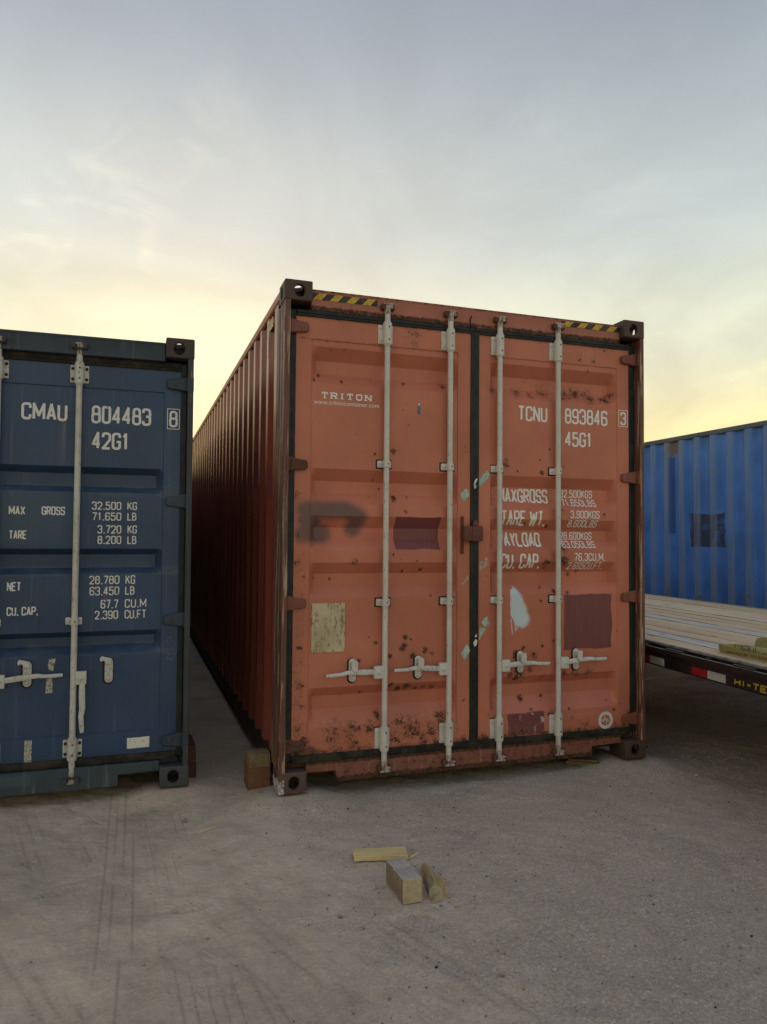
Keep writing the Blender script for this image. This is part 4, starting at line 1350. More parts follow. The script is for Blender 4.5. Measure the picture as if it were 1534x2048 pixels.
# torn security tape over the door joint
tl = lambda x, z: (red['door_y'] - (0.019 if 1.196 < x < 1.230 else 0.0105)) if 1.182 < x < 1.243 else float(dl['f'](x, z)) if x < 1.2 else float(dr['f'](x, z))
for D, mt, P in ((dr, 'teal', [(1.246, 1.795), (1.298, 1.858), (1.316, 1.838), (1.312, 1.812), (1.262, 1.762), (1.246, 1.758)]), (dl, 'teal', [(1.119, 1.702), (1.152, 1.737), (1.170, 1.728), (1.178, 1.695), (1.142, 1.660), (1.126, 1.676)]),
                 (dl, 'sticker_white', [(1.198, 1.758), (1.216, 1.776), (1.226, 1.800), (1.214, 1.800), (1.204, 1.782)]), (dl, 'teal', [(1.202, 1.735), (1.218, 1.745), (1.212, 1.768), (1.200, 1.756)]),
                 (dr, 'pale_tape', [(1.250, 1.278), (1.296, 1.314), (1.311, 1.306), (1.311, 1.268), (1.268, 1.240), (1.251, 1.222)]), (dl, 'pale_tape', [(1.128, 1.150), (1.166, 1.205), (1.178, 1.190), (1.160, 1.158), (1.140, 1.140)]),
                 (dr, 'teal', [(1.262, 0.914), (1.296, 0.948), (1.307, 0.944), (1.312, 0.912), (1.300, 0.884), (1.284, 0.884)]), (dr, 'teal', [(1.246, 0.802), (1.250, 0.878), (1.278, 0.880), (1.292, 0.868), (1.270, 0.838)]),
                 (dr, 'teal', [(1.318, 0.918), (1.320, 0.90), (1.313, 0.888), (1.3125, 0.905)]), (dl, 'sticker_white', [(1.200, 0.790), (1.214, 0.815), (1.228, 0.805), (1.222, 0.775), (1.208, 0.768)]), (dl, 'sticker_white', [(1.208, 0.828), (1.222, 0.846), (1.224, 0.826)]),
                 (dl, 'teal', [(1.127, 0.726), (1.163, 0.782), (1.176, 0.772), (1.182, 0.742), (1.158, 0.688), (1.146, 0.690)])):
    patch('tape_piece', P, M_[mt], D['obj'], tl, 0.0014)
# rusted lock box across the joint
mb = MB().box(1.120, 1.180, 0.004, 0.059, 1.416, 1.506, 0.006, seg=2)
mb.box(1.176, 1.248, -0.002, 0.044, 1.412, 1.508, 0.010, seg=2)
mb.box(1.121, 1.137, 0.042, 0.060, 1.336, 1.416, 0.004)
mb.box(1.121, 1.137, 0.042, 0.060, 1.506, 1.566, 0.004)
mb.cyl((1.20, 0.02, 1.505), (1.21, 0.03, 1.54), 0.02, 0.012)
mb.build('lock_box', M_['lockbox'], dr['obj'])
# round approval sticker
sf = SL(dr)['surf']
bm = bmesh.new()
for r0, r1 in ((0.036, 0.056),):
    n = 36
    I = [bm.verts.new((2.163 + r0 * math.cos(2 * math.pi * i / n), 0, 0.251 + r0 * math.sin(2 * math.pi * i / n))) for i in range(n)]
    O = [bm.verts.new((2.163 + r1 * math.cos(2 * math.pi * i / n), 0, 0.251 + r1 * math.sin(2 * math.pi * i / n))) for i in range(n)]
    for i in range(n):
        bm.faces.new((I[i], I[(i + 1) % n], O[(i + 1) % n], O[i]))


def arc(cx, cz, r, a0, a1, n=12):
    return [Vector((2.163 + cx + r * math.cos(RAD(a0 + (a1 - a0) * i / n)), 0.251 + cz + r * math.sin(RAD(a0 + (a1 - a0) * i / n)))) for i in range(n + 1)]


for i, pts in enumerate((arc(-0.017, 0.0, 0.008, 0, 360), arc(0.020, 0.0, 0.009, 50, 310), [Vector((2.154, 0.245)), Vector((2.154, 0.289))],
                         [Vector((2.169, 0.213)), Vector((2.169, 0.252))], arc(-0.002, 0.0, 0.008, 0, 180), arc(-0.030, 0, 0.006, 90, 270))):
    ribbon(bm, pts, 0.0048, -0.0003 * (i + 1))
for v in bm.verts:
    v.co.y += float(dr['f'](2.163, 0.251)) - 0.0022
me = bpy.data.meshes.new('sticker')
bm.to_mesh(me)
bm.free()
finish('sticker', me, M_['sticker_white'], dr['obj'], smooth=False)
# bits on the long side
MB().box(0.0095, 0.0105, 0.425, 0.57, 2.735, 2.80, 0).build('hazard_tape', M_['yellow'], red_root)
MB().box(0.0092, 0.0107, 0.590, 0.63, 2.585, 2.700, 0).build('sticker', M_['sticker_white'], red_root)
# loose wire hanging at the header
MB().loft([[(x + a, HY - 0.006, z + b) for a, b in ((-0.003, 0), (0, 0.003), (0.003, 0), (0, -0.003))] for x, z in ((1.178, 2.735), (1.170, 2.765), (1.172, 2.79), (1.182, 2.815))]).build('wire', M_['white'], red_root)

# ------------------------------------------------------------------ navy container
gro_navy = [(1.826, 1.790, 1.716, 1.682), (1.362, 1.328, 1.252, 1.220), (0.895, 0.861, 0.812, 0.766)]
YN, RN = -0.0016, 0.0034
cn = math.cos(YN)
navy = dict(name='navy', hy=0.018, obj='shipping_container', H=2.591, loc=(-0.4562 - W * cn, 0.3364 - W * math.sin(YN), 0.049 - W * RN), rot=(0, -RN, YN), doors=True,
            label='dark navy blue shipping container with white lettering, cut off by the left edge',
            cast_top=M_['navy_cast_top'], cast_low=M_['navy_cast_low'], post_mat=M_['navy_post'], frame_mat=M_['navy_frame'], rail_mat=M_['navy_frame'], rail_low=M_['navy_sill'], side_mat=M_['navy_frame'],
            floor_mat=M_['navy_frame'], header_mat=M_['navy_frame'], sill_mat=M_['navy_sill'], door_mat=M_['navy'], hinge_mat=M_['navy_frame'], rod_mat=M_['rod_blue'], cam_mat=M_['cam'],
            z_header=2.452, z_door=2.408, door_y=0.060, skin_y=0.066, rod_y=0.032, step=0.02, flange=(0.050, 0.050), bolt_mi=1, clamp_seal=False,
            br_top=(2.292, 2.404), br_bot=(0.198, 0.308), clamps=(0.958,), hinges=(2.328, 1.640, 0.950, 0.257), attrs=None,
            door_defs=[dict(x=(0.072, 0.163, 1.105, 1.188), grooves=gro_navy, depth=0.054, seam=(0.322, 2.278),
                            rods=[(0.628, (-1, 0.448, 0.30, 0.66, False)), (1.030, (-1, 0.864, 0.682, 0.66, False))]),
                       dict(x=(1.237, 1.325, 2.275, 2.366), grooves=gro_navy, depth=0.054, seam=(0.322, 2.278),
                            rods=[(1.400, (1, 1.574, 1.757, 0.667, False)), (1.811, (1, 1.994, 0, 0, True))])])
navy_root = make_container(navy)
nl, nr = navy['door_defs']
w = M_['white_blue']
for txt, x0, x1, z0, z1, t, kw in (
        ('CMAU', 1.514, 1.750, 2.078, 2.174, 0.0140, {}), ('804483', 1.876, 2.201, 2.075, 2.178, 0.0140, {}), ('8', 2.301, 2.350, 2.074, 2.172, 0.0125, {}), ('42G1', 1.880, 2.082, 1.928, 2.027, 0.0140, {}),
        ('MAX', 1.463, 1.545, 1.548, 1.596, 0.0068, {}), ('GROSS', 1.628, 1.748, 1.549, 1.597, 0.0068, {}), ('TARE', 1.466, 1.556, 1.414, 1.462, 0.0068, {}), ('NET', 1.463, 1.533, 1.129, 1.178, 0.0068, {}), ('CU. CAP.', 1.464, 1.622, 0.994, 1.042, 0.0068, {}),
        ('32.500', 1.888, 2.045, 1.583, 1.629, 0.0060, {}), ('KG', 2.078, 2.131, 1.584, 1.630, 0.0060, {}), ('71.650', 1.889, 2.046, 1.522, 1.568, 0.0060, {}), ('LB', 2.079, 2.128, 1.523, 1.569, 0.0060, {}),
        ('3.720', 1.920, 2.047, 1.448, 1.495, 0.0060, {}), ('KG', 2.081, 2.132, 1.449, 1.496, 0.0060, {}), ('8.200', 1.921, 2.048, 1.388, 1.435, 0.0060, {}), ('LB', 2.081, 2.130, 1.388, 1.435, 0.0060, {}),
        ('28.780', 1.882, 2.042, 1.160, 1.208, 0.0060, {}), ('KG', 2.075, 2.127, 1.159, 1.210, 0.0060, {}), ('63.450', 1.884, 2.042, 1.097, 1.146, 0.0060, {}), ('LB', 2.074, 2.124, 1.098, 1.146, 0.0060, {}),
        ('67.7', 1.944, 2.038, 1.022, 1.072, 0.0060, {}), ('CU.M', 2.073, 2.191, 1.024, 1.073, 0.0060, {}), ('2.390', 1.914, 2.038, 0.962, 1.010, 0.0060, {}), ('CU.FT', 2.073, 2.191, 0.962, 1.011, 0.0060, {}),
        ('13', 2.305, 2.335, 0.80, 0.85, 0.003, dict(mat=M_['chalk'])), ('70', 2.295, 2.345, 0.715, 0.755, 0.003, dict(mat=M_['chalk'], slant=0.3))):
    mt = kw.pop('mat', w)
    lettering(txt, x0, x1, z0, z1, t, mt, nr['obj'], **SL(nr), **kw)
lb = bmesh.new()
ribbon(lb, [Vector(p) for p in ((2.292, 2.064), (2.292, 2.182), (2.359, 2.182), (2.359, 2.064), (2.290, 2.064))], 0.004, float(nr['f'](2.325, 2.12)) - 0.0022)
me = bpy.data.meshes.new('check_digit_box')
lb.to_mesh(me)
lb.free()
finish('check_digit_box', me, w, nr['obj'], smooth=False)
sf = SL(nr)['surf']
patch('sticker', [(2.098, 0.224), (2.219, 0.226), (2.219, 0.286), (2.098, 0.284)], M_['sticker_white'], nr['obj'], sf)
for P in ([(1.683, 0.750), (1.716, 0.750), (1.708, 0.715), (1.703, 0.682), (1.682, 0.69), (1.676, 0.715)], [(1.673, 0.640), (1.700, 0.650), (1.703, 0.600), (1.701, 0.562), (1.666, 0.562), (1.668, 0.61)], [(1.567, 0.180), (1.604, 0.178), (1.605, 0.311), (1.568, 0.313)]):
    patch('tape_piece', P, M_['braid'], nr['obj'], (lambda x, z: sf(x, max(z, 0.195))), 0.0016)

# ------------------------------------------------------------------ bright blue container behind the trailer
bright = dict(name='bright', obj='shipping_container', H=2.896, loc=(6.167, -3.5, 0.0), rot=(0, 0, RAD(0.76)), doors=False, phase=0.493,
              label='bright blue ribbed shipping container with a dark paint patch, behind the flatbed trailer',
              cast_top=M_['blue_rail'], cast_low=M_['blue_rail'], post_mat=M_['blue_side'], frame_mat=M_['blue_side'], rail_mat=M_['blue_rail'], rail_low=M_['blue_side'], side_mat=M_['blue_side'],
              floor_mat=M_['blue_rail'])
bright_root = make_container(bright)


# ------------------------------------------------------------------ flatbed trailer
TL_, TW = 10.6, 2.60                       # length, width
HEAD = RAD(-5.05)
trailer = thing('flatbed_trailer', 'black flatbed trailer with a pale plank deck and red and white side tape', 'trailer', (2.627, 0.2566, 0.0), (0, 0, HEAD))
M_['black'] = plain('black_trailer_paint', (0.010, 0.011, 0.014), (0.020, 0.020, 0.022), 8, 0.38, 0.5, bump=0.05)
M_['edge'] = plain('bare_metal_edge', (0.36, 0.35, 0.34), (0.20, 0.19, 0.18), 14, 0.42, 0.5, metal=0.3)
M_['tyre'] = plain('tyre_rubber', (0.014, 0.014, 0.014), (0.03, 0.028, 0.026), 12, 0.85, 0.2)
M_['rim'] = plain('white_wheel_rim', (0.42, 0.42, 0.41), None, 8, 0.4)
M_['tred'] = plain('red_reflective_tape', (0.36, 0.012, 0.014), (0.24, 0.008, 0.01), 60, 0.3, 0.6, bump=0)
M_['twhite'] = plain('white_reflective_tape', (0.52, 0.53, 0.53), (0.38, 0.39, 0.40), 60, 0.3, 0.6, bump=0)
M_['gold'] = plain('yellow_trailer_lettering', (0.52, 0.36, 0.04), (0.38, 0.25, 0.03), 60, 0.5, bump=0)


def plank_mat():
    g = G('pale_deck_planks')
    p = g.mapv((26, 0.9, 26))
    r = g.rnd()
    gr = g.noise(1.0, 6, 0.65, g.mapv((60, 1.6, 60)), dist=0.6)
    base = g.mix(g.ss(r, 0.1, 0.9), (0.70, 0.53, 0.34), (0.78, 0.63, 0.44))
    base = g.mix(g.ss(g.m('FRACT', g.m('MULTIPLY', r, 7.3)), 0.70, 0.85), base, (0.66, 0.62, 0.58))
    c = g.mix(g.m('MULTIPLY', g.ss(gr, 0.45, 0.72), 0.65), base, (0.32, 0.20, 0.115))
    c = g.mix(g.m('MULTIPLY', g.ss(g.noise(1, 5, 0.6, p), 0.5, 0.75), 0.45), c, (0.48, 0.38, 0.28))
    kn = g.vor(1.0, g.mapv((7, 1.6, 7)))
    c = g.mix(g.ss(kn, 0.10, 0.05), c, (0.10, 0.06, 0.035))
    px_ = g.m('FRACT', g.m('DIVIDE', g.m('SUBTRACT', g.sep()[0], 0.012), (2.60 - 0.02) / 14))
    ed = g.m('MULTIPLY', g.m('MINIMUM', px_, g.m('SUBTRACT', 1.0, px_)), (2.60 - 0.02) / 14)
    wob = g.m('MULTIPLY', g.m('SUBTRACT', g.noise(1, 4, 0.6, g.mapv((3, 2.2, 3))), 0.42), 0.030)
    c = g.mix(g.m('MULTIPLY', g.ss(g.m('SUBTRACT', ed, wob), 0.012, 0.003), 0.85), c, (0.075, 0.045, 0.028))      # dark of the narrow gaps painted along the joints, with dirt
    g.bump(gr, 0.4, 0.003)
    return g.done(c, 0.75, 0.25)


M_['plank'] = plank_mat()
y0, y1 = -4.6, TL_ - 4.6
n = 14
pw = (TW - 0.02) / n
pm = None
for k in range(n):
    xa = 0.012 + k * pw
    dz = random.uniform(-0.002, 0.002)
    mb = MB()
    b0 = random.choice((0.002, 0.003, 0.006, 0.010))
    zz = np.linspace(y0, y1, 15)
    rings = []
    for q in zz:
        wob = random.uniform(-0.0015, 0.0015)
        a, b = xa + b0 + wob, xa + pw - 0.004 + wob
        t = 0.790 + dz + random.uniform(-0.0015, 0.0015)
        rings.append([(a, q, 0.752), (b, q, 0.752), (b, q, t - 0.010), (b - 0.003, q, t - 0.003), (b - 0.009, q, t), (a + 0.009, q, t), (a + 0.003, q, t - 0.003), (a, q, t - 0.010)])
    mb.loft(rings)
    mb.build('deck_plank', M_['plank'], trailer)
MB().box(-0.014, 0.010, y0, y1, 0.778, 0.794, 0.002).build('deck_edge', M_['edge'], trailer)
MB().box(TW - 0.006, TW + 0.014, y0, y1, 0.778, 0.794, 0.002).build('deck_edge', M_['edge'], trailer)
for x0, x1 in ((-0.006, 0.010), (TW - 0.006, TW + 0.010)):
    mb = MB().box(x0, x1, y0, y1, 0.632, 0.777, 0.003)
    mb.box(min(x0, TW / 2), max(x1, 0.06) if x0 < 0 else x1, y0, y1, 0.632, 0.640, 0) if x0 < 0 else None
    mb.build('side_rail', M_['black'], trailer)
MB().box(-0.052, -0.042, y0, y1, 0.735, 0.762, 0.002).build('rub_rail', M_['black'], trailer)
MB().box(-0.0525, -0.0415, y0, y1, 0.7622, 0.7652, 0).build('rub_rail_edge', M_['edge'], trailer)
k = 0
yy = -0.395 - 0.635 * 6
while yy < y1 - 0.3:
    MB().box(-0.050, -0.006, yy - 0.085, yy + 0.085, 0.742, 0.776, 0.004).build('stake_pocket', M_['black'], trailer)
    MB().cyl((-0.05, yy + 0.31, 0.766), (-0.006, yy + 0.31, 0.766), 0.010, n=10).build('spacer', M_['black'], trailer)
    yy += 0.635
yy = -0.534 - 0.60 * 5
while yy < y1 - 0.4:
    if -1.5 < yy < -0.9:
        yy += 0.602
        continue
    MB().box(-0.0085, -0.006, yy - 0.154, yy, 0.641, 0.690, 0).build('reflective_tape', M_['tred'], trailer)
    MB().box(-0.0086, -0.006, yy - 0.314, yy - 0.1542, 0.641, 0.690, 0).build('reflective_tape', M_['twhite'], trailer)
    yy += 0.602
# lettering on the rail: reads towards the camera (running to smaller y)
lt = lettering('HI-TEN', 0.914, 1.232, 0.6475, 0.690, 0.0115, M_['gold'], trailer, gap=0.40, slant=0.12)
me = lt.data
for v in me.vertices:
    x, y, z = v.co
    v.co = (-0.0095 + y, -x, z)
me.update()
for x0 in (0.62, 1.86):
    mb = MB().box(x0, x0 + 0.12, y0, y1, 0.50, 0.514, 0).box(x0, x0 + 0.12, y0, y1, 0.655, 0.669, 0).box(x0 + 0.054, x0 + 0.066, y0, y1, 0.514, 0.655, 0)
    mb.build('main_beam', M_['black'], trailer)
yy = y0 + 0.05
while yy < y1:
    MB().box(0.011, TW - 0.008, yy, yy + 0.05, 0.670, 0.748, 0).build('cross_member', M_['black'], trailer)
    yy += 0.405
for ya in (3.55, 4.45):
    MB().cyl((0.28, ya, 0.39), (TW - 0.28, ya, 0.39), 0.055, n=14).build('axle', M_['black'], trailer)
    for xw in (0.06, TW - 0.30):
        mb = MB()
        prof = [(0.0, 0.22), (0.0, 0.34), (0.03, 0.385), (0.21, 0.385), (0.24, 0.34), (0.24, 0.22)]
        ringz = []
        for i in range(33):
            t = 2 * math.pi * i / 32
            ringz.append([(xw + a, ya + r * math.cos(t), 0.383 + r * math.sin(t)) for a, r in prof])
        mb.loft(ringz, cap=False)
        wheel = mb.build('wheel', M_['tyre'], trailer)
        MB().cyl((xw + 0.05, ya, 0.383), (xw + 0.19, ya, 0.383), 0.222, n=24).build('rim', M_['rim'], wheel)
for xj in (0.75, 1.85):
    mb = MB().box(xj - 0.05, xj + 0.05, y0 + 0.35, y0 + 0.45, 0.10, 0.66, 0.004).box(xj - 0.13, xj + 0.13, y0 + 0.27, y0 + 0.53, ground_at(2.4 + xj, -4) + 0.0, 0.11, 0.004)
    mb.build('landing_leg', M_['black'], trailer)

# lifting sling heaped on the deck edge
def sling_mat():
    g = G('faded_olive_webbing')
    wv = g.noise(1, 4, 0.6, g.mapv((260, 260, 90)))
    c = g.mix(g.ss(wv, 0.35, 0.7), (0.40, 0.36, 0.15), (0.30, 0.27, 0.12))
    c = g.mix(g.m('MULTIPLY', g.ss(g.noise(9, 5), 0.42, 0.72), 0.6), c, (0.20, 0.18, 0.11))
    g.bump(wv, 0.4, 0.003)
    return g.done(c, 0.85, 0.2)


def rotT(p):
    c_, s_ = math.cos(HEAD), math.sin(HEAD)
    return (2.627 + p[0] * c_ - p[1] * s_, 0.2566 + p[0] * s_ + p[1] * c_)


sling = thing('lifting_sling', 'faded olive webbing sling heaped on the near edge of the plank deck', 'sling', (*rotT((0.2, -0.9)), 0.79), (0, 0, HEAD))
M_['sling'] = sling_mat()
M_['sling_text'] = letter_mat('printed_sling_lettering', (0.085, 0.080, 0.052), (0.30, 0.27, 0.12), 0.84)


def strap(path, h, tilt, parent, name, th=0.007):
    """webbing standing on edge along a plan path (x,y,z0) in sling space"""
    mb = MB()
    rings = []
    for i, (x, y, z) in enumerate(path):
        a, b = path[max(i - 1, 0)], path[min(i + 1, len(path) - 1)]
        d = Vector((b[0] - a[0], b[1] - a[1])).normalized()
        nn = Vector((-d.y, d.x))
        hh = h * (1 + 0.12 * math.sin(i * 1.3))
        P = []
        for k_ in range(5):
            f_ = k_ / 4
            o = nn * (tilt * f_ + 0.004 * math.sin(f_ * 3 + i))
            P.append((x + o.x, y + o.y, z + hh * f_))
        rings.append(P + [(p[0] + nn.x * th, p[1] + nn.y * th, p[2]) for p in P[::-1]])
    mb.loft(rings)
    return mb.build(name, M_['sling'], parent, ang=60)


s1 = [(-0.075, -1.1, 0.003), (-0.08, -0.8, 0.003), (-0.082, -0.5, 0.003), (-0.085, -0.25, 0.003), (-0.09, 0.0, 0.003), (-0.09, 0.12, 0.003), (-0.085, 0.21, 0.003), (-0.075, 0.262, 0.003), (-0.045, 0.288, 0.003), (-0.012, 0.275, 0.003),
      (0.004, 0.235, 0.003), (0.008, 0.15, 0.003), (0.012, 0.0, 0.003), (0.02, -0.3, 0.003), (0.03, -0.7, 0.003), (0.04, -1.1, 0.003)]
web = strap(s1, 0.048, 0.012, sling, 'webbing')
s2 = [(0.06, -0.9, 0.02), (0.05, -0.5, 0.02), (0.045, -0.2, 0.02), (0.06, 0.06, 0.018), (0.10, 0.20, 0.015), (0.17, 0.27, 0.012), (0.24, 0.27, 0.010), (0.30, 0.20, 0.010), (0.33, 0.05, 0.010), (0.34, -0.2, 0.012), (0.34, -0.9, 0.012)]
strap(s2, 0.070, -0.025, sling, 'webbing')
mb = MB()
rings = []
for i in range(9):
    t = i / 8
    rings.append([(0.0 + 0.05 * math.cos(a) * math.sin(math.pi * (0.08 + 0.84 * t)), 0.17 - 0.36 * t, 0.028 + 0.030 * math.sin(a) * math.sin(math.pi * (0.08 + 0.84 * t)) + 0.008) for a in [2 * math.pi * j / 12 for j in range(12)]])
mb.loft(rings)
mb.build('folded_webbing', M_['sling'], sling, ang=70)
# printed words run along the near face (towards smaller y)
sx = lambda x, z: -0.091 + (z - 0.003) / 0.048 * -0.0
lt = font_text('LiftAll', -0.085, 0.095, 0.0145, M_['sling_text'], web, lambda a, b: 0.0, 'lettering', 0.0)
lt2 = font_text('LOAD', 0.115, 0.255, 0.0145, M_['sling_text'], web, lambda a, b: 0.0, 'lettering', 0.0)
lb = bmesh.new()
ribbon(lb, [Vector(p) for p in ((-0.150, 0.012), (-0.150, 0.040), (-0.105, 0.040), (-0.105, 0.012), (-0.152, 0.012))], 0.004, 0.0)
ribbon(lb, [Vector((-0.1275 + 0.009 * math.cos(i / 10 * 2 * math.pi), 0.026 + 0.009 * math.sin(i / 10 * 2 * math.pi))) for i in range(11)], 0.004, -0.0004)
ribbon(lb, [Vector((-0.096, 0.010)), Vector((-0.096, 0.042))], 0.004, 0)
me2 = bpy.data.meshes.new('emblem')
lb.to_mesh(me2)
lb.free()
em = finish('emblem', me2, M_['sling_text'], web, smooth=False)
bv = None
for o_ in (lt, lt2, em):
    for v in o_.data.vertices:
        x, y, z = v.co
        ysl = -x * 1.0 + 0.03
        v.co = (-0.1010 + y, ysl, z + 0.003)
    o_.data.update()

# ------------------------------------------------------------------ timber on the ground
W_fresh = wood('fresh_pine', (0.72, 0.57, 0.30), (0.62, 0.46, 0.22), (0.40, 0.27, 0.12))
W_grey = wood('weathered_block', (0.38, 0.30, 0.20), (0.27, 0.21, 0.145), (0.11, 0.085, 0.06), grey=(0.35, 0.32, 0.30), cuts=0.6)
W_side = wood('dark_block_side', (0.27, 0.205, 0.135), (0.19, 0.14, 0.095), (0.08, 0.055, 0.04), cuts=0.7)
W_top = wood('grey_block_top', (0.44, 0.40, 0.36), (0.36, 0.32, 0.285), (0.15, 0.12, 0.10), cuts=0.4)
W_end = wood('block_end_grain', (0.46, 0.37, 0.23), (0.36, 0.28, 0.17), (0.24, 0.17, 0.09))
W_split = wood('split_pine', (0.56, 0.43, 0.24), (0.42, 0.30, 0.15), (0.16, 0.10, 0.05), grey=(0.36, 0.30, 0.22))
W_brown = wood('brown_timber', (0.20, 0.10, 0.05), (0.14, 0.07, 0.036), (0.06, 0.035, 0.02))
W_maroon = wood('dark_maroon_timber', (0.11, 0.05, 0.036), (0.08, 0.036, 0.026), (0.035, 0.02, 0.015))
W_olive = wood('rough_sawn_timber', (0.26, 0.19, 0.10), (0.17, 0.12, 0.06), (0.07, 0.045, 0.025))


def solid(name, mb, mat, loc, rotz, label, cat, group=None, rot=None):
    o = mb.build(name, mat, None, ang=30)
    if isinstance(mat, (list, tuple)):          # 0 sides, 1 weathered top, 2 sawn ends
        for p_ in o.data.polygons:
            p_.material_index = 1 if p_.normal.z > 0.6 else 2 if abs(p_.normal.x) > 0.7 else 0
    o.location = loc
    o.rotation_euler = rot or (0, 0, rotz)
    return tag(o, label, cat, group)


# split board (two prongs at its left end); local X along its length
mb = MB()
P = [(-0.124, -0.006), (-0.104, -0.010), (-0.080, -0.018), (-0.126, -0.034), (-0.124, -0.044), (0.125, -0.050), (0.126, 0.052), (0.02, 0.050), (-0.125, 0.047)]
mb.prism(P, 'z', 0.0, 0.020, 0.0015)
solid('broken_board', mb, W_fresh, (0.331, -0.788, ground_at(0.331, -0.788) + 0.001), RAD(-12), 'pale yellow split pine board lying flat on the dirt', 'board')
# square block with a saw step across its top; local X along its length
mb = MB()
P = [(-0.106, 0.0), (0.104, 0.0), (0.106, 0.092), (0.100, 0.098), (0.028, 0.100), (0.022, 0.0945), (0.004, 0.0935), (-0.001, 0.0985), (-0.100, 0.100), (-0.106, 0.096)]
mb.prism(P, 'y', -0.042, 0.042, 0.003)
solid('timber_block', mb, [W_side, W_top, W_end], (0.3215, -1.128, ground_at(0.3215, -1.128) + 0.0), RAD(90.5), 'short square grey timber block with a saw step across its top', 'timber')
# split wedge with a raised broken fin at the near end
mb = MB()
rings = []
for t, hw, h, sk in ((0.0, 0.016, 0.030, 0.0), (0.15, 0.026, 0.048, 0.0), (0.45, 0.034, 0.054, -0.004), (0.75, 0.040, 0.056, -0.008), (0.92, 0.044, 0.050, -0.012), (1.0, 0.050, 0.022, -0.014)):
    x = -0.15 + 0.27 * t
    rings.append([(x, -hw, 0.0), (x, hw, 0.002), (x, hw * 0.55 + sk, h * 0.72), (x, -hw * 0.15 + sk, h), (x, -hw * 0.7 + sk, h * 0.62)])
mb.loft(rings)
mb.loft([[(0.06, -0.012, 0.03), (0.06, 0.002, 0.03), (0.065, -0.006, 0.055)], [(0.095, 0.000, 0.02), (0.100, 0.016, 0.02), (0.090, 0.012, 0.082)], [(0.118, 0.020, 0.006), (0.120, 0.032, 0.006), (0.112, 0.028, 0.05)]])
mb.loft([[(0.11, -0.045, 0.0), (0.11, 0.045, 0.0), (0.11, 0.0, 0.03)], [(0.160, -0.052, 0.0), (0.160, -0.040, 0.0), (0.158, -0.046, 0.006)]])
solid('broken_wedge', mb, W_split, (0.462, -1.108, ground_at(0.462, -1.108) + 0.002), RAD(-97), 'split pine wedge with a raised broken fin, right of the grey block', 'timber')
# splinter
mb = MB()
mb.loft([[(x, a, b) for a, b in ((-r, 0.001), (r, 0.001), (0, 2 * r))] for x, r in ((-0.042, 0.0035), (0.0, 0.004), (0.042, 0.0015))])
solid('wood_splinter', mb, W_fresh, (0.487, -0.830, ground_at(0.487, -0.83) + 0.001), RAD(35), 'thin pale splinter on the dirt behind the grey block', 'splinter')
mb = MB()
mb.loft([[(x, a, b + z) for a, b in ((-r, 0.0), (r, 0.0), (0, 2 * r))] for x, r, z in ((-0.055, 0.0018, 0.002), (-0.01, 0.0024, 0.005), (0.02, 0.0022, 0.004), (0.052, 0.0012, 0.002))])
solid('straw_stem', mb, W_fresh, (-0.40, -0.237, ground_at(-0.40, -0.237) + 0.001), RAD(28), 'dry straw stem on the dirt between the two containers', 'straw')
# stacked timbers beside the red container's left corner
zb = ground_at(-0.06, 0.33)
mb = MB().box(-0.09, 0.09, -0.064, 0.064, 0, 0.135, 0.004)
solid('support_timber', mb, W_brown, (-0.0615, 0.345, zb - 0.004), RAD(90), 'reddish brown squared timber standing against the red container, lower of two', 'timber', 'timber props at the containers')
mb = MB()
P = [(-0.088, 0.0), (0.088, 0.0), (0.086, 0.066), (0.05, 0.074), (0.0, 0.078), (-0.03, 0.083), (-0.086, 0.070)]
mb.prism(P, 'y', -0.062, 0.061, 0.003)
solid('support_timber', mb, W_olive, (-0.062, 0.343, zb + 0.131), RAD(90.8), 'rough olive brown timber chunk lying on the brown timber by the red container', 'timber', 'timber props at the containers')
# thin piece under the sill
mb = MB().prism([(-0.115, -0.04), (0.11, -0.055), (0.125, 0.02), (0.02, 0.05), (-0.11, 0.045)], 'z', 0, 0.018, 0.002).prism([(-0.10, -0.03), (0.09, -0.04), (0.10, 0.01), (-0.09, 0.03)], 'z', 0.0182, 0.030, 0.002)
solid('wood_scrap', mb, W_olive, (2.06, 0.16, ground_at(2.06, 0.16) + 0.001), RAD(-28), 'thin olive brown wood scrap under the red container sill', 'wood scrap')
# props beside the navy container
for i, (dz, xx, lab) in enumerate(((0.0, -0.424, 'dark red-brown timber beside the navy container foot, lower of two'), (0.105, -0.428, 'dark red-brown timber beside the navy container foot, upper of two'))):
    mb = MB().box(-0.14, 0.14, -0.027 + 0.004 * i, 0.027 - 0.004 * i, 0, 0.104, 0.003)
    solid('support_timber', mb, W_maroon, (xx, 0.68, ground_at(-0.42, 0.68) + 0.004 + dz), RAD(90 + i), lab, 'timber', 'timber props at the containers')

# ------------------------------------------------------------------ stones
M_['stone'] = plain('pale_pebble', (0.50, 0.46, 0.40), (0.36, 0.33, 0.29), 40, 0.85, 0.2)
M_['stone_grey'] = plain('grey_pebble', (0.27, 0.24, 0.22), (0.19, 0.17, 0.155), 40, 0.9, 0.2)


def pebble_mesh(seed, mat):
    r = random.Random(seed)
    bm = bmesh.new()
    bmesh.ops.create_icosphere(bm, subdivisions=2, radius=1)
    d = [Vector((r.uniform(-1, 1), r.uniform(-1, 1), r.uniform(-1, 1))).normalized() for _ in range(6)]
    for v in bm.verts:
        k_ = 1.0
        for q in d:
            t = v.co.normalized().dot(q)
            if t > 0.62:
                k_ = min(k_, 0.62 / t + 0.08)
        v.co = v.co * k_
        v.co.z *= 0.68
    me = bpy.data.meshes.new('pebble')
    bm.to_mesh(me)
    bm.free()
    me.materials.append(mat)
    me.polygons.foreach_set('use_smooth', np.ones(len(me.polygons), dtype=bool))
    return me


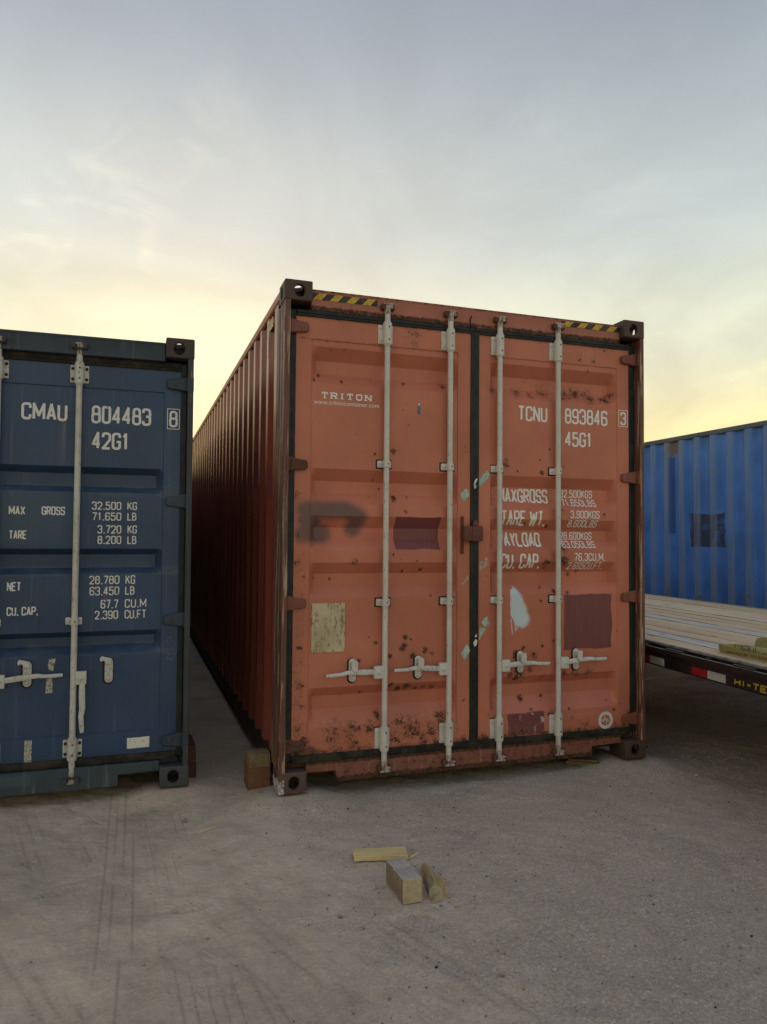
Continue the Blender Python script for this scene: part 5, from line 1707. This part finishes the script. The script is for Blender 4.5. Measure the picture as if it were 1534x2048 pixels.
for i, (x, y, r, mt, lab) in enumerate((
        (0.218, -1.053, 0.012, 'stone', 'round pale pebble left of the grey timber block'),
        (0.016, -1.238, 0.012, 'stone_grey', 'grey pebble left of and nearer than the round pale pebble'),
        (-0.136, -1.195, 0.010, 'stone', 'small white pebble on the dirt, left of the lone grey pebble'),
        (0.017, -0.460, 0.013, 'stone', 'largest white pebble on the dirt before the red container corner'),
        (-0.226, -0.603, 0.012, 'stone', 'pale angular pebble right of the tyre tracks'),
        (-0.502, -0.088, 0.017, 'stone_grey', 'dull brown stone between the two container corners'),
        (0.418, -1.807, 0.013, 'stone_grey', 'rounded grey pebble near the bottom edge of the picture'),
        (0.610, -1.836, 0.011, 'stone', 'pale pebble near the bottom edge, right of a rounded grey one'),
        (0.954, -1.277, 0.009, 'stone', 'small white pebble alone on the gritty dirt right of the wedge'),
        (2.610, -0.257, 0.014, 'stone', 'pale stone on the dark ground below the trailer'),
        (-0.075, 0.135, 0.016, 'stone_grey', 'stone at the foot of the red container corner'))):
    o = link(bpy.data.objects.new('pebble', pebble_mesh(i, M_[mt])))
    o.location = (x, y, ground_at(x, y) + r * 0.42)
    o.scale = (r, r * 0.85, r)
    o.rotation_euler = (0, 0, i * 1.7)
    tag(o, lab, 'pebble', 'pebbles on the dirt')

# loose grit too fine to count
gv, gf, gmi = [], [], []
r = random.Random(3)
base = [(1, 0, 0.2), (-0.5, 0.86, 0.25), (-0.5, -0.86, 0.15), (0.1, 0.1, 0.9), (0, 0, -0.5)]
fc = [(0, 1, 3), (1, 2, 3), (2, 0, 3), (1, 0, 4), (2, 1, 4), (0, 2, 4)]
for i in range(9000):
    x, y = r.uniform(-1.5, 3.6), r.uniform(-2.4, 0.5)
    if r.random() > 0.10 + 0.75 * min(max((x + 0.6) / 1.4, 0), 1):
        continue
    s_ = 0.0018 + 0.0062 * r.random() ** 4
    a = r.uniform(0, 6.28)
    z = ground_at(x, y)
    o = len(gv)
    for p in base:
        px_, py_ = p[0] * r.uniform(0.7, 1.3), p[1] * r.uniform(0.7, 1.3)
        gv.append((x + s_ * (px_ * math.cos(a) - py_ * math.sin(a)), y + s_ * (px_ * math.sin(a) + py_ * math.cos(a)), z + s_ * (0.35 + p[2])))
    gf += [tuple(o + k_ for k_ in f) for f in fc]
    gmi += [0 if r.random() < 0.45 else (1 if r.random() < 0.93 else 2)] * 6
me = bpy.data.meshes.new('gravel')
me.from_pydata(gv, [], gf)
me.update()
for mm in (M_['stone'], M_['stone_grey'], plain('dark_grit', (0.05, 0.045, 0.04), None, 40, 0.9)):
    me.materials.append(mm)
me.polygons.foreach_set('material_index', np.array(gmi, dtype=np.int32))
gravel = link(bpy.data.objects.new('gravel', me))
tag(gravel, 'loose fine grit scattered over the dirt', 'gravel', kind='stuff')

# ------------------------------------------------------------------ unseen container added behind the row to block low sunset light
grey = dict(bright)
M_['grey_blocker'] = paint('grey_blocker_paint', (0.16, 0.17, 0.17), rust=-0.05, rough=0.5, streak=0.4)
grey.update(loc=(5.0, 13.2, 0.0), rot=(0, 0, RAD(90)), phase=0.40, label='added unseen grey shipping container blocking low sunset light, crosswise behind the red and navy ones')
for k_ in ('cast_top', 'cast_low', 'post_mat', 'frame_mat', 'rail_mat', 'rail_low', 'side_mat', 'floor_mat'):
    grey[k_] = M_['grey_blocker']
make_container(grey)
